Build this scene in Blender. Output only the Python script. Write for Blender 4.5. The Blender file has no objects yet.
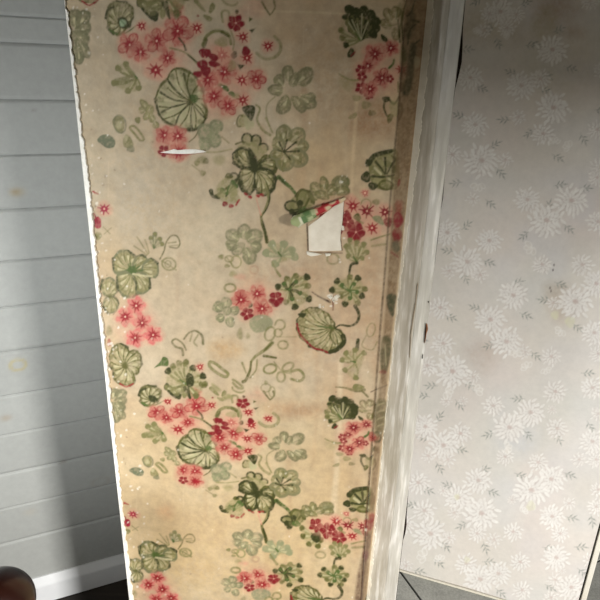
import bpy, math, random
import numpy as np
from mathutils import Vector, Matrix
rad = math.radians
rnd = random.Random(7)
nr = np.random.RandomState(3)
COL = bpy.context.scene.collection

# ------------------------------------------------------------------ camera model
F = 580.0; PITCH = rad(21.27); ROLL = rad(-1.68); H = 1.40
u_ = np.array([0, math.cos(PITCH), math.sin(PITCH)])
c_, s_ = math.cos(ROLL), math.sin(ROLL)
UP = np.array([c_*u_[0]-s_*u_[1], s_*u_[0]+c_*u_[1], u_[2]])
FW = np.array([0, 0, -1.0]) - np.dot([0, 0, -1.0], UP)*UP; FW /= np.linalg.norm(FW)
RT = np.cross(FW, UP)
def ray(x, y):                                   # direction in the place, through a spot seen at (x, y)
    d = np.array([x-300.0, 300.0-y, -F])
    return np.array([d@RT, d@FW, d@UP])
def project(P):                                  # P (...,3) -> x, y
    X = P[..., 0]; Y = P[..., 1]; Z = P[..., 2]-H
    cam = X[..., None]*RT + Y[..., None]*FW + Z[..., None]*UP
    return 300+F*cam[..., 0]/(-cam[..., 2]), 300-F*cam[..., 1]/(-cam[..., 2])
class Plane:                                     # an upright plane: azimuth and distance, or through a point
    def __init__(s, az, dist=None, through=None):
        a = rad(az); s.d = np.array([math.cos(a), math.sin(a), 0]); s.n = np.array([-math.sin(a), math.cos(a), 0])
        s.dist = dist if dist is not None else float(np.dot(s.n, through))
    def hit(s, x, y):
        R = ray(x, y); t = s.dist/(R@s.n); return np.array([R[0]*t, R[1]*t, H+R[2]*t])
    def uz(s, x, y):
        p = s.hit(x, y); return float(p@s.d), float(p[2])
    def pt(s, u, z, off=0.0):                    # off > 0 : towards the viewer's side
        p = s.d*u + s.n*(s.dist-off); return np.array([p[0], p[1], z])
def floor_hit(x, y):
    R = ray(x, y); t = -H/R[2]; return np.array([R[0]*t, R[1]*t, 0.0])
CEIL = 2.25
PF = Plane(-4.17, 0.769)                         # floral stub wall
PW = Plane(-19.0, 1.382)                         # white papered wall
PS = Plane(24.0, 1.397)                          # plank wall

# ------------------------------------------------------------------ helpers
def tag(o, label=None, cat=None, group=None, kind=None):
    if label: o['label'] = label
    if cat: o['category'] = cat
    if group: o['group'] = group
    if kind: o['kind'] = kind
    return o
def mesh_obj(name, verts, faces, mat, parent=None, smooth=False):
    me = bpy.data.meshes.new(name)
    me.from_pydata([tuple(map(float, v)) for v in verts], [], faces); me.update()
    me.materials.append(mat)
    if smooth:
        for p in me.polygons: p.use_smooth = True
    o = bpy.data.objects.new(name, me); COL.objects.link(o)
    if parent: o.parent = parent
    return o
def grid_obj(name, P, mat, cols=None, parent=None, extra=None, smooth=True):
    """P (rows, cols, 3); cols (rows, cols, 3) linear colour kept as a point attribute"""
    nrw, ncl = P.shape[:2]
    V = P.reshape(-1, 3)
    i = np.arange(nrw*ncl).reshape(nrw, ncl)
    Q = np.stack([i[:-1, :-1], i[:-1, 1:], i[1:, 1:], i[1:, :-1]], -1).reshape(-1, 4)
    ev = []; ef = []
    if extra: ev, ef = extra
    nV = len(V); V = np.vstack([V, np.array(ev).reshape(-1, 3)]) if ev else V
    me = bpy.data.meshes.new(name)
    me.vertices.add(len(V)); me.vertices.foreach_set('co', V.astype(np.float32).ravel())
    loops = list(Q.ravel()); 
    starts = np.arange(len(Q))*4; tot = np.full(len(Q), 4)
    if ef:
        EF = np.array([[k+nV if k >= 0 else i.ravel()[-k-1] for k in f] for f in ef])
        loops = np.concatenate([Q.ravel(), EF.ravel()]); starts = np.arange(len(Q)+len(EF))*4; tot = np.full(len(starts), 4)
    me.loops.add(len(loops)); me.loops.foreach_set('vertex_index', np.array(loops, dtype=np.int32))
    me.polygons.add(len(starts)); me.polygons.foreach_set('loop_start', starts.astype(np.int32)); me.polygons.foreach_set('loop_total', tot.astype(np.int32))
    me.update(calc_edges=True); me.validate()
    if smooth:
        sm = np.zeros(len(me.polygons), dtype=bool); sm[:len(Q)] = True
        me.polygons.foreach_set('use_smooth', sm)
    if cols is not None:
        at = me.color_attributes.new('print', 'FLOAT_COLOR', 'POINT')
        C = np.ones((len(V), 4), np.float32); C[:nV, :3] = cols.reshape(-1, 3); C[nV:, :3] = cols.reshape(-1, 3).mean(0)
        at.data.foreach_set('color', C.ravel())
    me.materials.append(mat)
    o = bpy.data.objects.new(name, me); COL.objects.link(o)
    if parent: o.parent = parent
    return o
def prism(name, plan, z0, z1, mat, parent=None, plan_top=None, bevel=0.0):
    """upright prism with the given plan outline; plan_top lets it lean"""
    pt = plan_top or plan; n = len(plan)
    V = [(p[0], p[1], z0) for p in plan]+[(p[0], p[1], z1) for p in pt]
    Fc = [[i, (i+1) % n, n+(i+1) % n, n+i] for i in range(n)]+[list(range(n))[::-1], list(range(n, 2*n))]
    o = mesh_obj(name, V, Fc, mat, parent)
    if bevel:
        b = o.modifiers.new('bevel', 'BEVEL'); b.width = bevel; b.segments = 2
    return o
def s2l(c):
    c = np.asarray(c, float)/255.0
    return np.where(c <= .04045, c/12.92, ((c+.055)/1.055)**2.4)

# ------------------------------------------------------------------ materials
def new_mat(name, rough=.7, spec=.3):
    m = bpy.data.materials.new(name); m.use_nodes = True
    nt = m.node_tree; b = nt.nodes['Principled BSDF']
    b.inputs['Roughness'].default_value = rough; b.inputs['Specular IOR Level'].default_value = spec
    return m, nt, b
def coords(nt, sc=(1, 1, 1)):
    tc = nt.nodes.new('ShaderNodeTexCoord'); mp = nt.nodes.new('ShaderNodeMapping'); mp.inputs['Scale'].default_value = sc
    nt.links.new(tc.outputs['Object'], mp.inputs['Vector']); return mp.outputs[0]
def noise(nt, vec, scale, detail=4, rough=.55):
    n = nt.nodes.new('ShaderNodeTexNoise'); n.inputs['Scale'].default_value = scale
    n.inputs['Detail'].default_value = detail; n.inputs['Roughness'].default_value = rough
    nt.links.new(vec, n.inputs['Vector']); return n.outputs['Fac']
def ramp(nt, fac, stops):
    r = nt.nodes.new('ShaderNodeValToRGB'); e = r.color_ramp.elements
    while len(e) < len(stops): e.new(.5)
    for k, (p, c) in enumerate(stops):
        e[k].position = p; e[k].color = tuple(s2l(c))+(1,)
    nt.links.new(fac, r.inputs[0]); return r.outputs[0]
def mix(nt, a, b, fac, mode='MIX'):
    m = nt.nodes.new('ShaderNodeMix'); m.data_type = 'RGBA'; m.blend_type = mode
    for s, v in ((m.inputs[6], a), (m.inputs[7], b), (m.inputs[0], fac)):
        if isinstance(v, bpy.types.NodeSocket): nt.links.new(v, s)
        elif isinstance(v, (int, float)): s.default_value = v
        else: s.default_value = tuple(s2l(v))+(1,)
    return m.outputs[2]
def bump(nt, b, h, dist=.001, strength=.5):
    n = nt.nodes.new('ShaderNodeBump'); n.inputs['Distance'].default_value = dist; n.inputs['Strength'].default_value = strength
    nt.links.new(h, n.inputs['Height']); nt.links.new(n.outputs[0], b.inputs['Normal'])
def print_mat(name, rough, spec, bscale, bdist, blot=((.3, (225, 225, 225)), (.7, (255, 255, 255)))):
    m, nt, b = new_mat(name, rough, spec)
    a = nt.nodes.new('ShaderNodeVertexColor'); a.layer_name = 'print'
    v = coords(nt)
    f = noise(nt, v, bscale, 6, .6)
    col = mix(nt, a.outputs['Color'], ramp(nt, noise(nt, v, 60, 5, .7), blot), 1.0, 'MULTIPLY')
    nt.links.new(col, b.inputs['Base Color']); bump(nt, b, f, bdist, .6)
    return m
M = {}
M['floral'] = print_mat('aged floral wallpaper', .62, .3, 90, .0009)
M['white_paper'] = print_mat('white chrysanthemum wallpaper', .5, .35, 40, .0006, ((.3, (244, 244, 244)), (.7, (255, 255, 255))))
M['planks'] = print_mat('painted planks', .42, .4, 25, .0005, ((.3, (243, 243, 243)), (.7, (255, 255, 255))))
def plain(name, stops, scale, rough=.7, spec=.3, sc=(1, 1, 1), bd=.001, det=5):
    m, nt, b = new_mat(name, rough, spec); v = coords(nt, sc)
    f = noise(nt, v, scale, det, .6)
    nt.links.new(ramp(nt, f, stops), b.inputs['Base Color']); bump(nt, b, f, bd, .6); return m
M['plaster'] = plain('chipped white plaster', [(.3, (224, 220, 208)), (.6, (240, 238, 230))], 120, .8, .2, bd=.002)
M['plaster_dull'] = plain('old cream paint edge', [(.3, (214, 208, 190)), (.7, (232, 227, 212))], 60, .75, .2, bd=.001)
M['patch'] = plain('bare plaster', [(.3, (212, 202, 182)), (.7, (230, 222, 205))], 50, .85, .2)
M['backing'] = plain('wall backing', [(.3, (170, 160, 140)), (.7, (190, 180, 160))], 20, .9, .1)
M['gap_dark'] = plain('near-black gap tone', [(.3, (18, 12, 9)), (.7, (38, 25, 17))], 30, .8, .2, sc=(8, 8, 1))  # near-black brown for shaded gaps, also cracks and nail holes
M['chip_wood'] = plain('bare brown wood', [(.3, (110, 70, 45)), (.7, (150, 104, 70))], 200, .8, .2)
M['chip_line'] = plain('brown crack line', [(.3, (138, 126, 106)), (.7, (166, 154, 134))], 80, .9, .1)  # thin brown line drawn down the post
M['baseboard'] = plain('white gloss paint', [(.3, (214, 217, 219)), (.7, (228, 230, 231))], 8, .35, .5)
M['ceiling'] = plain('ceiling paint', [(.3, (150, 140, 125)), (.7, (165, 155, 140))], 5, .9, .1)
M['mahogany'] = plain('dark mahogany', [(.3, (26, 10, 7)), (.7, (46, 19, 12))], 14, .28, .5, sc=(1, 1, .3), bd=.0003)
def painted_trim(name, c0, c1, c2):
    """brushed, worn paint with long vertical streaks"""
    m, nt, b = new_mat(name, .6, .3)
    v = coords(nt, (1, 1, .1)); v2 = coords(nt, (1, 1, .16))
    f1 = noise(nt, v, 150, 3, .5); f2 = noise(nt, v2, 150, 4, .6); f3 = noise(nt, coords(nt), 9, 3)
    base = ramp(nt, f1, [(.3, c0), (.55, c1), (.68, c2), (.8, c2)])
    col = mix(nt, base, ramp(nt, f2, [(.5, (236, 234, 228)), (.66, (255, 255, 255))]), .6, 'MULTIPLY')
    col = mix(nt, col, ramp(nt, f3, [(.3, (228, 226, 218)), (.7, (255, 255, 255))]), .7, 'MULTIPLY')
    nt.links.new(col, b.inputs['Base Color']); bump(nt, b, f1, .0015, .7)
    return m
M['trim'] = painted_trim('worn white painted post', (182, 176, 163), (200, 195, 184), (230, 228, 222))
M['trim_light'] = painted_trim('worn white painted frame edge', (196, 193, 186), (210, 208, 201), (232, 230, 224))
M['batten'] = plain('worn white batten', [(.33, (186, 160, 118)), (.38, (216, 209, 192)), (.6, (230, 226, 214))], 9, .6, .3, sc=(1, 1, .6))
def tile_mat():
    m, nt, b = new_mat('grey slate tile', .45, .4)
    v = coords(nt)
    f = noise(nt, v, 9, 8, .65); f2 = noise(nt, v, 160, 3, .7)
    col = ramp(nt, f, [(.3, (138, 139, 134)), (.5, (160, 161, 155)), (.72, (182, 182, 175))])
    col = mix(nt, col, ramp(nt, f2, [(.4, (205, 205, 205)), (.62, (255, 255, 255))]), .6, 'MULTIPLY')
    nt.links.new(col, b.inputs['Base Color']); bump(nt, b, f2, .0008, .5); return m
M['tile'] = tile_mat()
M['grout'] = plain('dark grout', [(.3, (38, 38, 36)), (.7, (52, 52, 50))], 60, .9, .1)
M['floorboard'] = plain('dark floorboards', [(.3, (30, 25, 20)), (.55, (48, 40, 32)), (.8, (70, 60, 50))], 6, .5, .4, sc=(1, 8, 1))

# ------------------------------------------------------------------ a small painter: the print of the papers, laid down stroke by stroke
class Paint:
    def __init__(s, x0, y0, w, h, k, base):
        s.x0, s.y0, s.k = x0, y0, k
        s.W, s.Hh = int(w*k), int(h*k)
        s.a = np.ones((s.Hh, s.W, 3))*s2l(base)
        s.M = None; s.fade = 1.0
        n = np.zeros((s.Hh, s.W))
        for sc, am in ((3, .5), (7, .35), (18, .25)):
            n += am*s.vn(sc*k/2)
        s.tex = np.clip((n/1.1-.5)*2.0+.55, 0, 1)
    def vn(s, cell):
        gh, gw = int(s.Hh/cell)+3, int(s.W/cell)+3
        g = nr.rand(gh, gw); yy = np.arange(s.Hh)/cell; xx = np.arange(s.W)/cell
        y0 = yy.astype(int); x0 = xx.astype(int); fy = (yy-y0); fx = (xx-x0)
        fy = (fy*fy*(3-2*fy))[:, None]; fx = (fx*fx*(3-2*fx))[None]
        A = g[y0][:, x0]; B = g[y0][:, x0+1]; C = g[y0+1][:, x0]; D = g[y0+1][:, x0+1]
        return (A*(1-fx)+B*fx)*(1-fy)+(C*(1-fx)+D*fx)*fy
    def tr(s, pts):
        p = np.array(pts, float).reshape(-1, 2)
        if s.M: p = np.array([s.M(a, b) for a, b in p])
        return (p-[s.x0, s.y0])*s.k
    def win(s, p, m):
        a = np.floor(p.min(0)-m).astype(int); b = np.ceil(p.max(0)+m).astype(int)
        xa, ya = max(a[0], 0), max(a[1], 0); xb, yb = min(b[0], s.W), min(b[1], s.Hh)
        if xa >= xb or ya >= yb: return None
        Y, X = np.mgrid[ya:yb, xa:xb]; return (slice(ya, yb), slice(xa, xb)), X+.5, Y+.5
    def lay(s, sl, al, col, tex):
        al = np.clip(al*(1-tex+tex*1.5*s.tex[sl])*s.fade, 0, 1)[..., None]
        s.a[sl] = s.a[sl]*(1-al)+s2l(col)*al
    @staticmethod
    def smooth(p, closed):
        n = len(p)
        if n < 3: return p
        out = []
        rng = range(n) if closed else range(n-1)
        for i in rng:
            if closed: a, b, c, d = p[i-1], p[i], p[(i+1) % n], p[(i+2) % n]
            else: a, b, c, d = p[max(i-1, 0)], p[i], p[i+1], p[min(i+2, n-1)]
            for t in (0, .25, .5, .75):
                out.append(.5*((2*b)+(c-a)*t+(2*a-5*b+4*c-d)*t*t+(3*b-a-3*c+d)*t**3))
        if not closed: out.append(p[-1])
        return np.array(out)
    def stroke(s, pts, w, col, al=.8, w2=None, soft=1.0, closed=False, tex=.35, sm=True):
        p = s.tr(pts)
        if sm: p = s.smooth(p, closed)
        if closed: p = np.vstack([p, p[:1]])
        w2 = w if w2 is None else w2
        ww = np.linspace(w, w2, len(p))*s.k/2; so = soft*s.k
        r = s.win(p, max(w, w2)*s.k+so+1)
        if r is None: return
        sl, X, Y = r; best = np.full(X.shape, -1e9)
        for i in range(len(p)-1):
            d = p[i+1]-p[i]; L = d@d+1e-9
            t = np.clip(((X-p[i, 0])*d[0]+(Y-p[i, 1])*d[1])/L, 0, 1)
            dist = np.hypot(X-p[i, 0]-t*d[0], Y-p[i, 1]-t*d[1])
            best = np.maximum(best, ww[i]*(1-t)+ww[i+1]*t-dist)
        s.lay(sl, np.clip(best/so+.5, 0, 1)*al, col, tex)
    def poly(s, pts, col, al=.8, soft=1.0, tex=.35, sm=True):
        p = s.tr(pts)
        if sm: p = s.smooth(p, True)
        so = soft*s.k; r = s.win(p, so+1)
        if r is None: return
        sl, X, Y = r; inside = np.zeros(X.shape, bool); dist = np.full(X.shape, 1e9); n = len(p)
        for i in range(n):
            a, b = p[i], p[(i+1) % n]; d = b-a; L = d@d+1e-9
            t = np.clip(((X-a[0])*d[0]+(Y-a[1])*d[1])/L, 0, 1)
            dist = np.minimum(dist, np.hypot(X-a[0]-t*d[0], Y-a[1]-t*d[1]))
            if a[1] != b[1]:
                cr = ((a[1] > Y) != (b[1] > Y)) & (X < (b[0]-a[0])*(Y-a[1])/(b[1]-a[1])+a[0])
                inside ^= cr
        sd = np.where(inside, dist, -dist)
        s.lay(sl, np.clip(sd/so+.5, 0, 1)*al, col, tex)
    def blob(s, cx, cy, rx, ry, rot=0, col=(0, 0, 0), al=.8, soft=1.0, tex=.35, wob=.12):
        n = 9; ph = (cx*7.3+cy*3.1) % 6.28
        ca, sa = math.cos(rad(rot)), math.sin(rad(rot)); P = []
        for i in range(n):
            a = 2*math.pi*i/n; k = 1+wob*math.sin(3*a+ph)
            x, y = rx*k*math.cos(a), ry*k*math.sin(a); P.append((cx+x*ca-y*sa, cy+x*sa+y*ca))
        s.poly(P, col, al, soft, tex)
    def ring(s, cx, cy, rx, ry, rot, w, col, al=.7, a0=0, a1=360):
        ca, sa = math.cos(rad(rot)), math.sin(rad(rot)); P = []
        for a in np.linspace(a0, a1, 9 if a1-a0 >= 360 else 6)[:(8 if a1-a0 >= 360 else 6)]:
            x, y = rx*math.cos(rad(a)), ry*math.sin(rad(a)); P.append((cx+x*ca-y*sa, cy+x*sa+y*ca))
        s.stroke(P, w, col, al, closed=(a1-a0 >= 360))
    def at(s, x, y):
        fx = np.clip((x-s.x0)*s.k-.5, 0, s.W-1.001); fy = np.clip((y-s.y0)*s.k-.5, 0, s.Hh-1.001)
        x0 = fx.astype(int); y0 = fy.astype(int); tx = (fx-x0)[..., None]; ty = (fy-y0)[..., None]
        a = s.a
        return (a[y0, x0]*(1-tx)+a[y0, x0+1]*tx)*(1-ty)+(a[y0+1, x0]*(1-tx)+a[y0+1, x0+1]*tx)*ty

# inks of the floral paper
OL = (90, 88, 38); DO = (56, 58, 20); GG = (126, 121, 74); PG = (150, 142, 95); LG = (178, 172, 130)
RE = (150, 28, 34); DR = (128, 20, 28); PK = (186, 106, 90); LP = (208, 152, 126); GN = (80, 98, 44); CR = (206, 194, 152)

def leaf(p, hinge, pts, fill=PG, edge=OL, vein=OL, ew=1.6, al=.75, veins=True, red=None, dark=True):
    p.poly(pts, fill, al*.85, 1.2, .5)
    hx, hy = hinge; n = len(pts)
    cx = sum(a for a, b in pts)/n; cy = sum(b for a, b in pts)/n
    if veins:
        for i, (x, y) in enumerate(pts):
            mx, my = pts[(i+1) % n]; qx, qy = (x+mx)/2, (y+my)/2
            L = math.hypot(qx-hx, qy-hy)
            if L < 4: continue
            w = min(math.hypot(x-mx, y-my)*.42, 5)
            p.stroke([(hx*.25+qx*.75, hy*.25+qy*.75), (hx*.06+qx*.94, hy*.06+qy*.94)], w*.8, vein, .38, w*1.2, 2, tex=.7)
            p.stroke([(hx*.78+qx*.22, hy*.78+qy*.22), (hx*.25+qx*.75, hy*.25+qy*.75)], .8, CR, .62, w*.75, soft=1.2, tex=.6)
        for i, (x, y) in enumerate(pts):
            if math.hypot(x-hx, y-hy) < 4: continue
            p.stroke([(hx, hy), ((hx+x)/2+(y-hy)*.09, (hy+y)/2-(x-hx)*.09), (x*.93+hx*.07, y*.93+hy*.07)], .9, vein, al, 1.7, tex=.6)
        if dark: p.blob(hx, hy, 3.2, 3.8, 20, DO if edge == DO else vein, al*.8, 2)
    R = []
    for i in range(n):
        a, b = pts[i], pts[(i+1) % n]
        mx, my = (a[0]+b[0])/2, (a[1]+b[1])/2; d = math.hypot(mx-cx, my-cy)+1e-6
        R += [a, (mx+(mx-cx)/d*1.6, my+(my-cy)/d*1.6)]
    p.stroke(R, ew, edge, al, ew*.75, closed=True, tex=.6)
    for i in range(0, len(R)-2, 3):                # thick and thin brushwork
        p.stroke(R[i:i+3], ew*.8, DO if (i//3) % 2 else edge, al*.75, ew*1.9, 1, tex=.6)
    if red:
        p.stroke(red, 1.8, RE, .75, 1.5)
def lobes(p, c, L, fill=GG, al=.7, edge=None, light=True, ew=1.3):
    """petal-like leaf lobes (x, y, rx, ry) around c"""
    for (x, y, rx, ry) in L:
        ang = math.degrees(math.atan2(y-c[1], x-c[0]))
        r1, r2 = max(rx, ry)*1.12, min(rx, ry)*1.18; rot = ang if rx != ry else 0
        p.blob(x, y, r1, r2, rot, fill, al, 1.2, .6)
        p.ring(x, y, r1*.9, r2*.85, rot, max(1.6, r2*.34), edge or tuple(int(v*.84) for v in fill), .5, -110, 100)
        if edge:
            p.ring(x, y, r1*.95, r2*.95, rot, ew, edge, .8, -120, 120)
        if light:
            p.stroke([(x*.5+c[0]*.5, y*.5+c[1]*.5), (x*.95+c[0]*.05, y*.95+c[1]*.05)], 1.0, CR, .6, min(3.4, r2*.5), soft=1.3, tex=.6)
            a = rad(ang+32); p.stroke([(x*.6+c[0]*.4, y*.6+c[1]*.4), (x+math.cos(a)*r1*.7, y+math.sin(a)*r1*.6)], .8, tuple(int(v*.8) for v in fill), .6)
def fan(p, h, tips, w=3.4, col=GG, tip=DO, tr_=2.6, al=.75, dk=None):
    srt = sorted(tips, key=lambda q: math.atan2(q[1]-h[1], q[0]-h[0]))
    if len(srt) > 3 and col != DO: p.poly(srt if len(srt) > 6 else srt+[h], PG, .5, 2.5, .6)
    for i, (x, y) in enumerate(tips):
        p.stroke([h, ((h[0]+x)/2+(y-h[1])*.08, (h[1]+y)/2-(x-h[0])*.08), (x, y)], 1.6, col, al, w*1.25, tex=.55)
    for i, (x, y) in enumerate(tips):
        p.stroke([(h[0]*.7+x*.3, h[1]*.7+y*.3), (h[0]*.25+x*.75, h[1]*.25+y*.75)], .7, CR if col != DO else GG, .45, w*.4)
        if dk is None or i in dk:
            p.blob(x, y, tr_*1.25, tr_*1.05, math.degrees(math.atan2(y-h[1], x-h[0]))+90, tip, .85, 1.2, .3)
        else: p.blob(x, y, tr_*1.1, tr_, 0, OL if tip == DO else tip, .5, 1.4)
    p.stroke([h, ((h[0]*2+tips[0][0])/3, (h[1]*2+tips[0][1])/3)], 2, GN, .8, 1.2)
def flower(p, x, y, r, rot=0, pet=PK, core=RE, al=.66, dot=True, outline=False):
    r *= 1.12; p.blob(x, y, r*1.15, r*1.1, 0, LP, .4, 4)
    for k in range(5):
        a = rad(rot+k*72); cx, cy = x+math.cos(a)*r*.58, y+math.sin(a)*r*.58
        p.blob(cx, cy, r*.48, r*.42, math.degrees(a), pet, al, 1.8, .6)
        if outline and k % 2 == 0: p.ring(cx, cy, r*.44, r*.36, math.degrees(a), .9, core, .7, -110, 110)
    p.blob(x, y, r*.42, r*.38, 0, core, .6, 2.4)
    for k in range(9):
        a = rad(rot+18+k*40+(k*37 % 17)); q = r*(.5+.24*((k*7) % 3)/2)
        p.stroke([(x+math.cos(a)*r*.12, y+math.sin(a)*r*.12), (x+math.cos(a)*q, y+math.sin(a)*q)], 1.8, core, .85, .7)
    if dot: p.blob(x, y, .9, .9, 0, (236, 196, 170), .9, .8)
def star(p, x, y, r, rot=0, core=RE, halo=LP):
    p.blob(x, y, r*1.35, r*1.3, 0, halo, .55, 4)
    p.blob(x, y, r*.55, r*.5, 0, core, .85, 1.5)
    for k in range(8):
        a = rad(rot+k*45+(k*29 % 13)); q = r*(.8+.3*((k*5) % 3)/2)
        p.stroke([(x, y), (x+math.cos(a)*q, y+math.sin(a)*q)], 2.2, core, .85, .9)
    p.blob(x, y, .9, .9, 0, (236, 190, 160), .9, .8)
def redf(p, x, y, r, rot=0, core=DR):
    p.blob(x, y, r*1.3, r*1.3, 0, LP, .3, 4)
    for k in range(5):
        a = rad(rot+k*72); p.blob(x+math.cos(a)*r*.55, y+math.sin(a)*r*.55, r*.5, r*.44, math.degrees(a), core, .88, 1.1, .25)
    for k in range(5):
        a = rad(rot+36+k*72); p.stroke([(x, y), (x+math.cos(a)*r*.8, y+math.sin(a)*r*.8)], .6, LP, .35, .8)
    p.blob(x, y, .9, .9, 0, (226, 170, 150), .8, .8)
def loop(p, pts, w=1.8, col=GG, al=.7, closed=True): p.stroke(pts, w, col, al, closed=closed)

FL = []                                          # (where, function): 'T' and 'B' say which repeat it is set out in
def T(f): FL.append(('T', True, f))
def B(f): FL.append(('B', True, f))
def T1(f): FL.append(('T', False, f))
def B1(f): FL.append(('B', False, f))

# --- washes behind the clusters
T(lambda p: (p.blob(160, 50, 34, 28, 0, LP, .5, 16), p.blob(226, 78, 30, 38, 0, LP, .48, 16), p.blob(378, 72, 24, 26, 0, LP, .35, 10),
             p.blob(256, 299, 26, 20, 0, LP, .3, 12), p.blob(136, 322, 22, 22, 0, LP, .3, 12), p.blob(171, 142, 15, 14, 0, PK, .5, 9),
             p.blob(370, 220, 30, 18, 0, LP, .3, 10), p.blob(252, 8, 14, 10, 0, LP, .3, 8)))
# --- left edge leaves
T(lambda p: lobes(p, (76, 36), [(74, 18, 7, 8), (83, 19, 6, 9), (83, 30, 8, 6), (80, 38, 9, 7), (79, 52, 7, 7), (84, 50, 5, 8), (79, 59, 5, 4)], (128, 124, 88), .75, None))
B(lambda p: leaf(p, (125, 366), [(111, 352), (117, 345), (125, 346), (129, 352), (137, 352), (141, 360), (139, 369), (134, 375), (134, 383), (125, 385), (115, 380), (113, 371), (110, 362)],
                 PG, OL, OL, 1.8, .75, red=[(120, 384), (126, 387), (133, 384)]))
def leaf_dark_centre(p):
    leaf(p, (121, 24), [(107, 12), (113, 3), (121, 2), (130, 5), (133, 13), (131, 22), (126, 29), (118, 35), (110, 31), (108, 22)], GG, OL, OL, 1.8, .7)
    p.stroke([(106, 18), (108, 10), (114, 7)], 3, DO, .7, 2); p.stroke([(110, 30), (117, 34), (126, 33), (136, 26)], 2.6, GN, .75, 1)
    p.poly([(118, 18), (126, 18), (129, 26), (121, 28)], DO, .85)
T(leaf_dark_centre)
T1(lambda p: (p.blob(123, 23, 3.4, 3.6, 0, (170, 190, 150), .8, 1.5), p.stroke([(121, 20), (126, 26)], 1, GN, .7)))
# --- pink flowers, upper left cluster
T(lambda p: (star(p, 142, 26, 4.5), flower(p, 130, 45, 11, 10, outline=True), flower(p, 141, 52, 9, 40), flower(p, 157, 41, 11, -20, outline=True),
             star(p, 156, 70, 8.5), flower(p, 168, 58, 8, 30), flower(p, 178, 31, 14, 12, outline=True), star(p, 197, 28, 5.5),
             flower(p, 176, 9, 7, 50, core=DR), p.stroke([(179, 38), (184, 44), (186, 50)], 1.5, DO, .8, 2.4)))
T(lambda p: (p.stroke([(170, 48), (182, 51), (190, 56), (197, 63)], 1.6, GG, .7, 2.4), p.stroke([(188, 55), (197, 62)], 1.4, DO, .7)))
# triangle leaf and fan leaf (set out in the lower repeat)
B(lambda p: (p.poly([(154, 368), (160, 362), (163, 357), (168, 359), (168, 366), (160, 366)], GN, .85),
             fan(p, (186, 384), [(168, 371), (173, 366), (179, 363), (186, 362), (193, 368), (203, 376), (205, 384), (196, 396), (178, 396), (167, 387)], 4.5, GG, DO, 3, .7, (0, 4, 5, 8, 9)),
             p.poly([(186, 376), (190, 373), (194, 378), (193, 386), (187, 386)], DO, .85), p.stroke([(188, 388), (190, 398)], 3, DO, .7, 2),
             star(p, 200, 367, 3.4), p.poly([(199, 382), (206, 384), (206, 388), (200, 387)], OL, .7)))
# --- big ribbed leaf
T(lambda p: (leaf(p, (191, 101), [(175, 69), (189, 72), (200, 83), (204, 99), (206, 117), (196, 129), (180, 127), (164, 120), (157, 107), (158, 92), (167, 80)],
                  LG, OL, OL, 2.2, .85), p.blob(194, 98, 5, 4, 40, GN, .8, 1.5),
             [p.stroke(q, 1, DO, .7, 2.2, tex=.5) for q in ([(190, 101), (178, 92), (168, 80)], [(190, 102), (174, 100), (161, 92)], [(190, 103), (175, 106), (162, 112)], [(190, 104), (180, 114), (176, 124)], [(192, 105), (191, 116), (192, 128)], [(193, 104), (199, 112), (204, 117)], [(191, 99), (187, 86), (184, 74)])],
             p.stroke([(157, 106), (163, 119), (176, 126), (190, 131), (201, 127), (206, 118)], 1.6, DO, .7),
             p.poly([(184, 74), (194, 79), (198, 90), (190, 95), (184, 86)], OL, .45, 2), p.stroke([(168, 88), (178, 96), (190, 100)], 1.4, OL, .8), p.stroke([(199, 130), (195, 137), (189, 142)], 1.4, OL, .8, 1)))
T(lambda p: (flower(p, 165, 135, 9, 0), flower(p, 178, 136, 9, 30), flower(p, 179, 152, 9, 10, dot=False), redf(p, 164, 151, 6, 20, DR)))
# --- middle cluster
def mid_cluster(p):
    p.stroke([(223, 22), (222, 12), (229, 12), (229, 25), (234, 40), (233, 50)], 2.4, GG, .6, 1.8)
    p.stroke([(203, 45), (207, 36), (216, 31), (228, 34), (231, 44)], 3.6, GG, .75, 3); p.stroke([(204, 46), (206, 40)], 4, OL, .7); p.stroke([(222, 32), (228, 36)], 3, OL, .7)
    for q in ((234, 55, 3, 4), (225, 88, 5, 2.5), (220, 85, 3, 2), (232, 94, 4, 2.4)): p.blob(q[0], q[1], q[2], q[3], 30, DO if q[0] == 234 else GN, .8, 1.2)
    p.poly([(237, 64), (245, 65), (240, 70)], DO, .8, sm=False); p.poly([(249, 17), (253, 19), (249, 22)], OL, .8, sm=False); p.poly([(249, 30), (256, 28), (252, 33)], DO, .8, sm=False)
    p.blob(237, 12, 1.8, 2.5, 0, DO, .8)
    flower(p, 225, 72, 11, 5); flower(p, 214, 96, 10, 20); flower(p, 228, 106, 9, 50, outline=True); flower(p, 208, 80, 9.5, 12)
    flower(p, 256, 79, 9, 80, outline=True); flower(p, 222, 55, 9, 30, LP, PK)
    for q in ((205, 53, 6, 5, 0), (213, 57, 6, 3.5, 30), (214, 64, 6, 3, 10), (203, 65, 6, 5, 40), (206, 71, 5, 5, 0), (198, 74, 4.5, 3.2, 10)): p.blob(*q, DR, .85, 1.1, .15)
    p.blob(205, 58, 1.2, 1.6, 0, LP, .8)
    redf(p, 236, 23, 8.5, 10); star(p, 243, 37, 6); star(p, 247, 58, 6); p.blob(246, 51, 4.2, 4.8, 0, DR, .85, 1.1, .1)
    p.ring(268, 47, 13, 12, 0, 3.2, GG, .55, -60, 150); star(p, 268, 46, 5.5); star(p, 242, 80, 6); star(p, 243, 100, 6)
T(mid_cluster)
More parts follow.
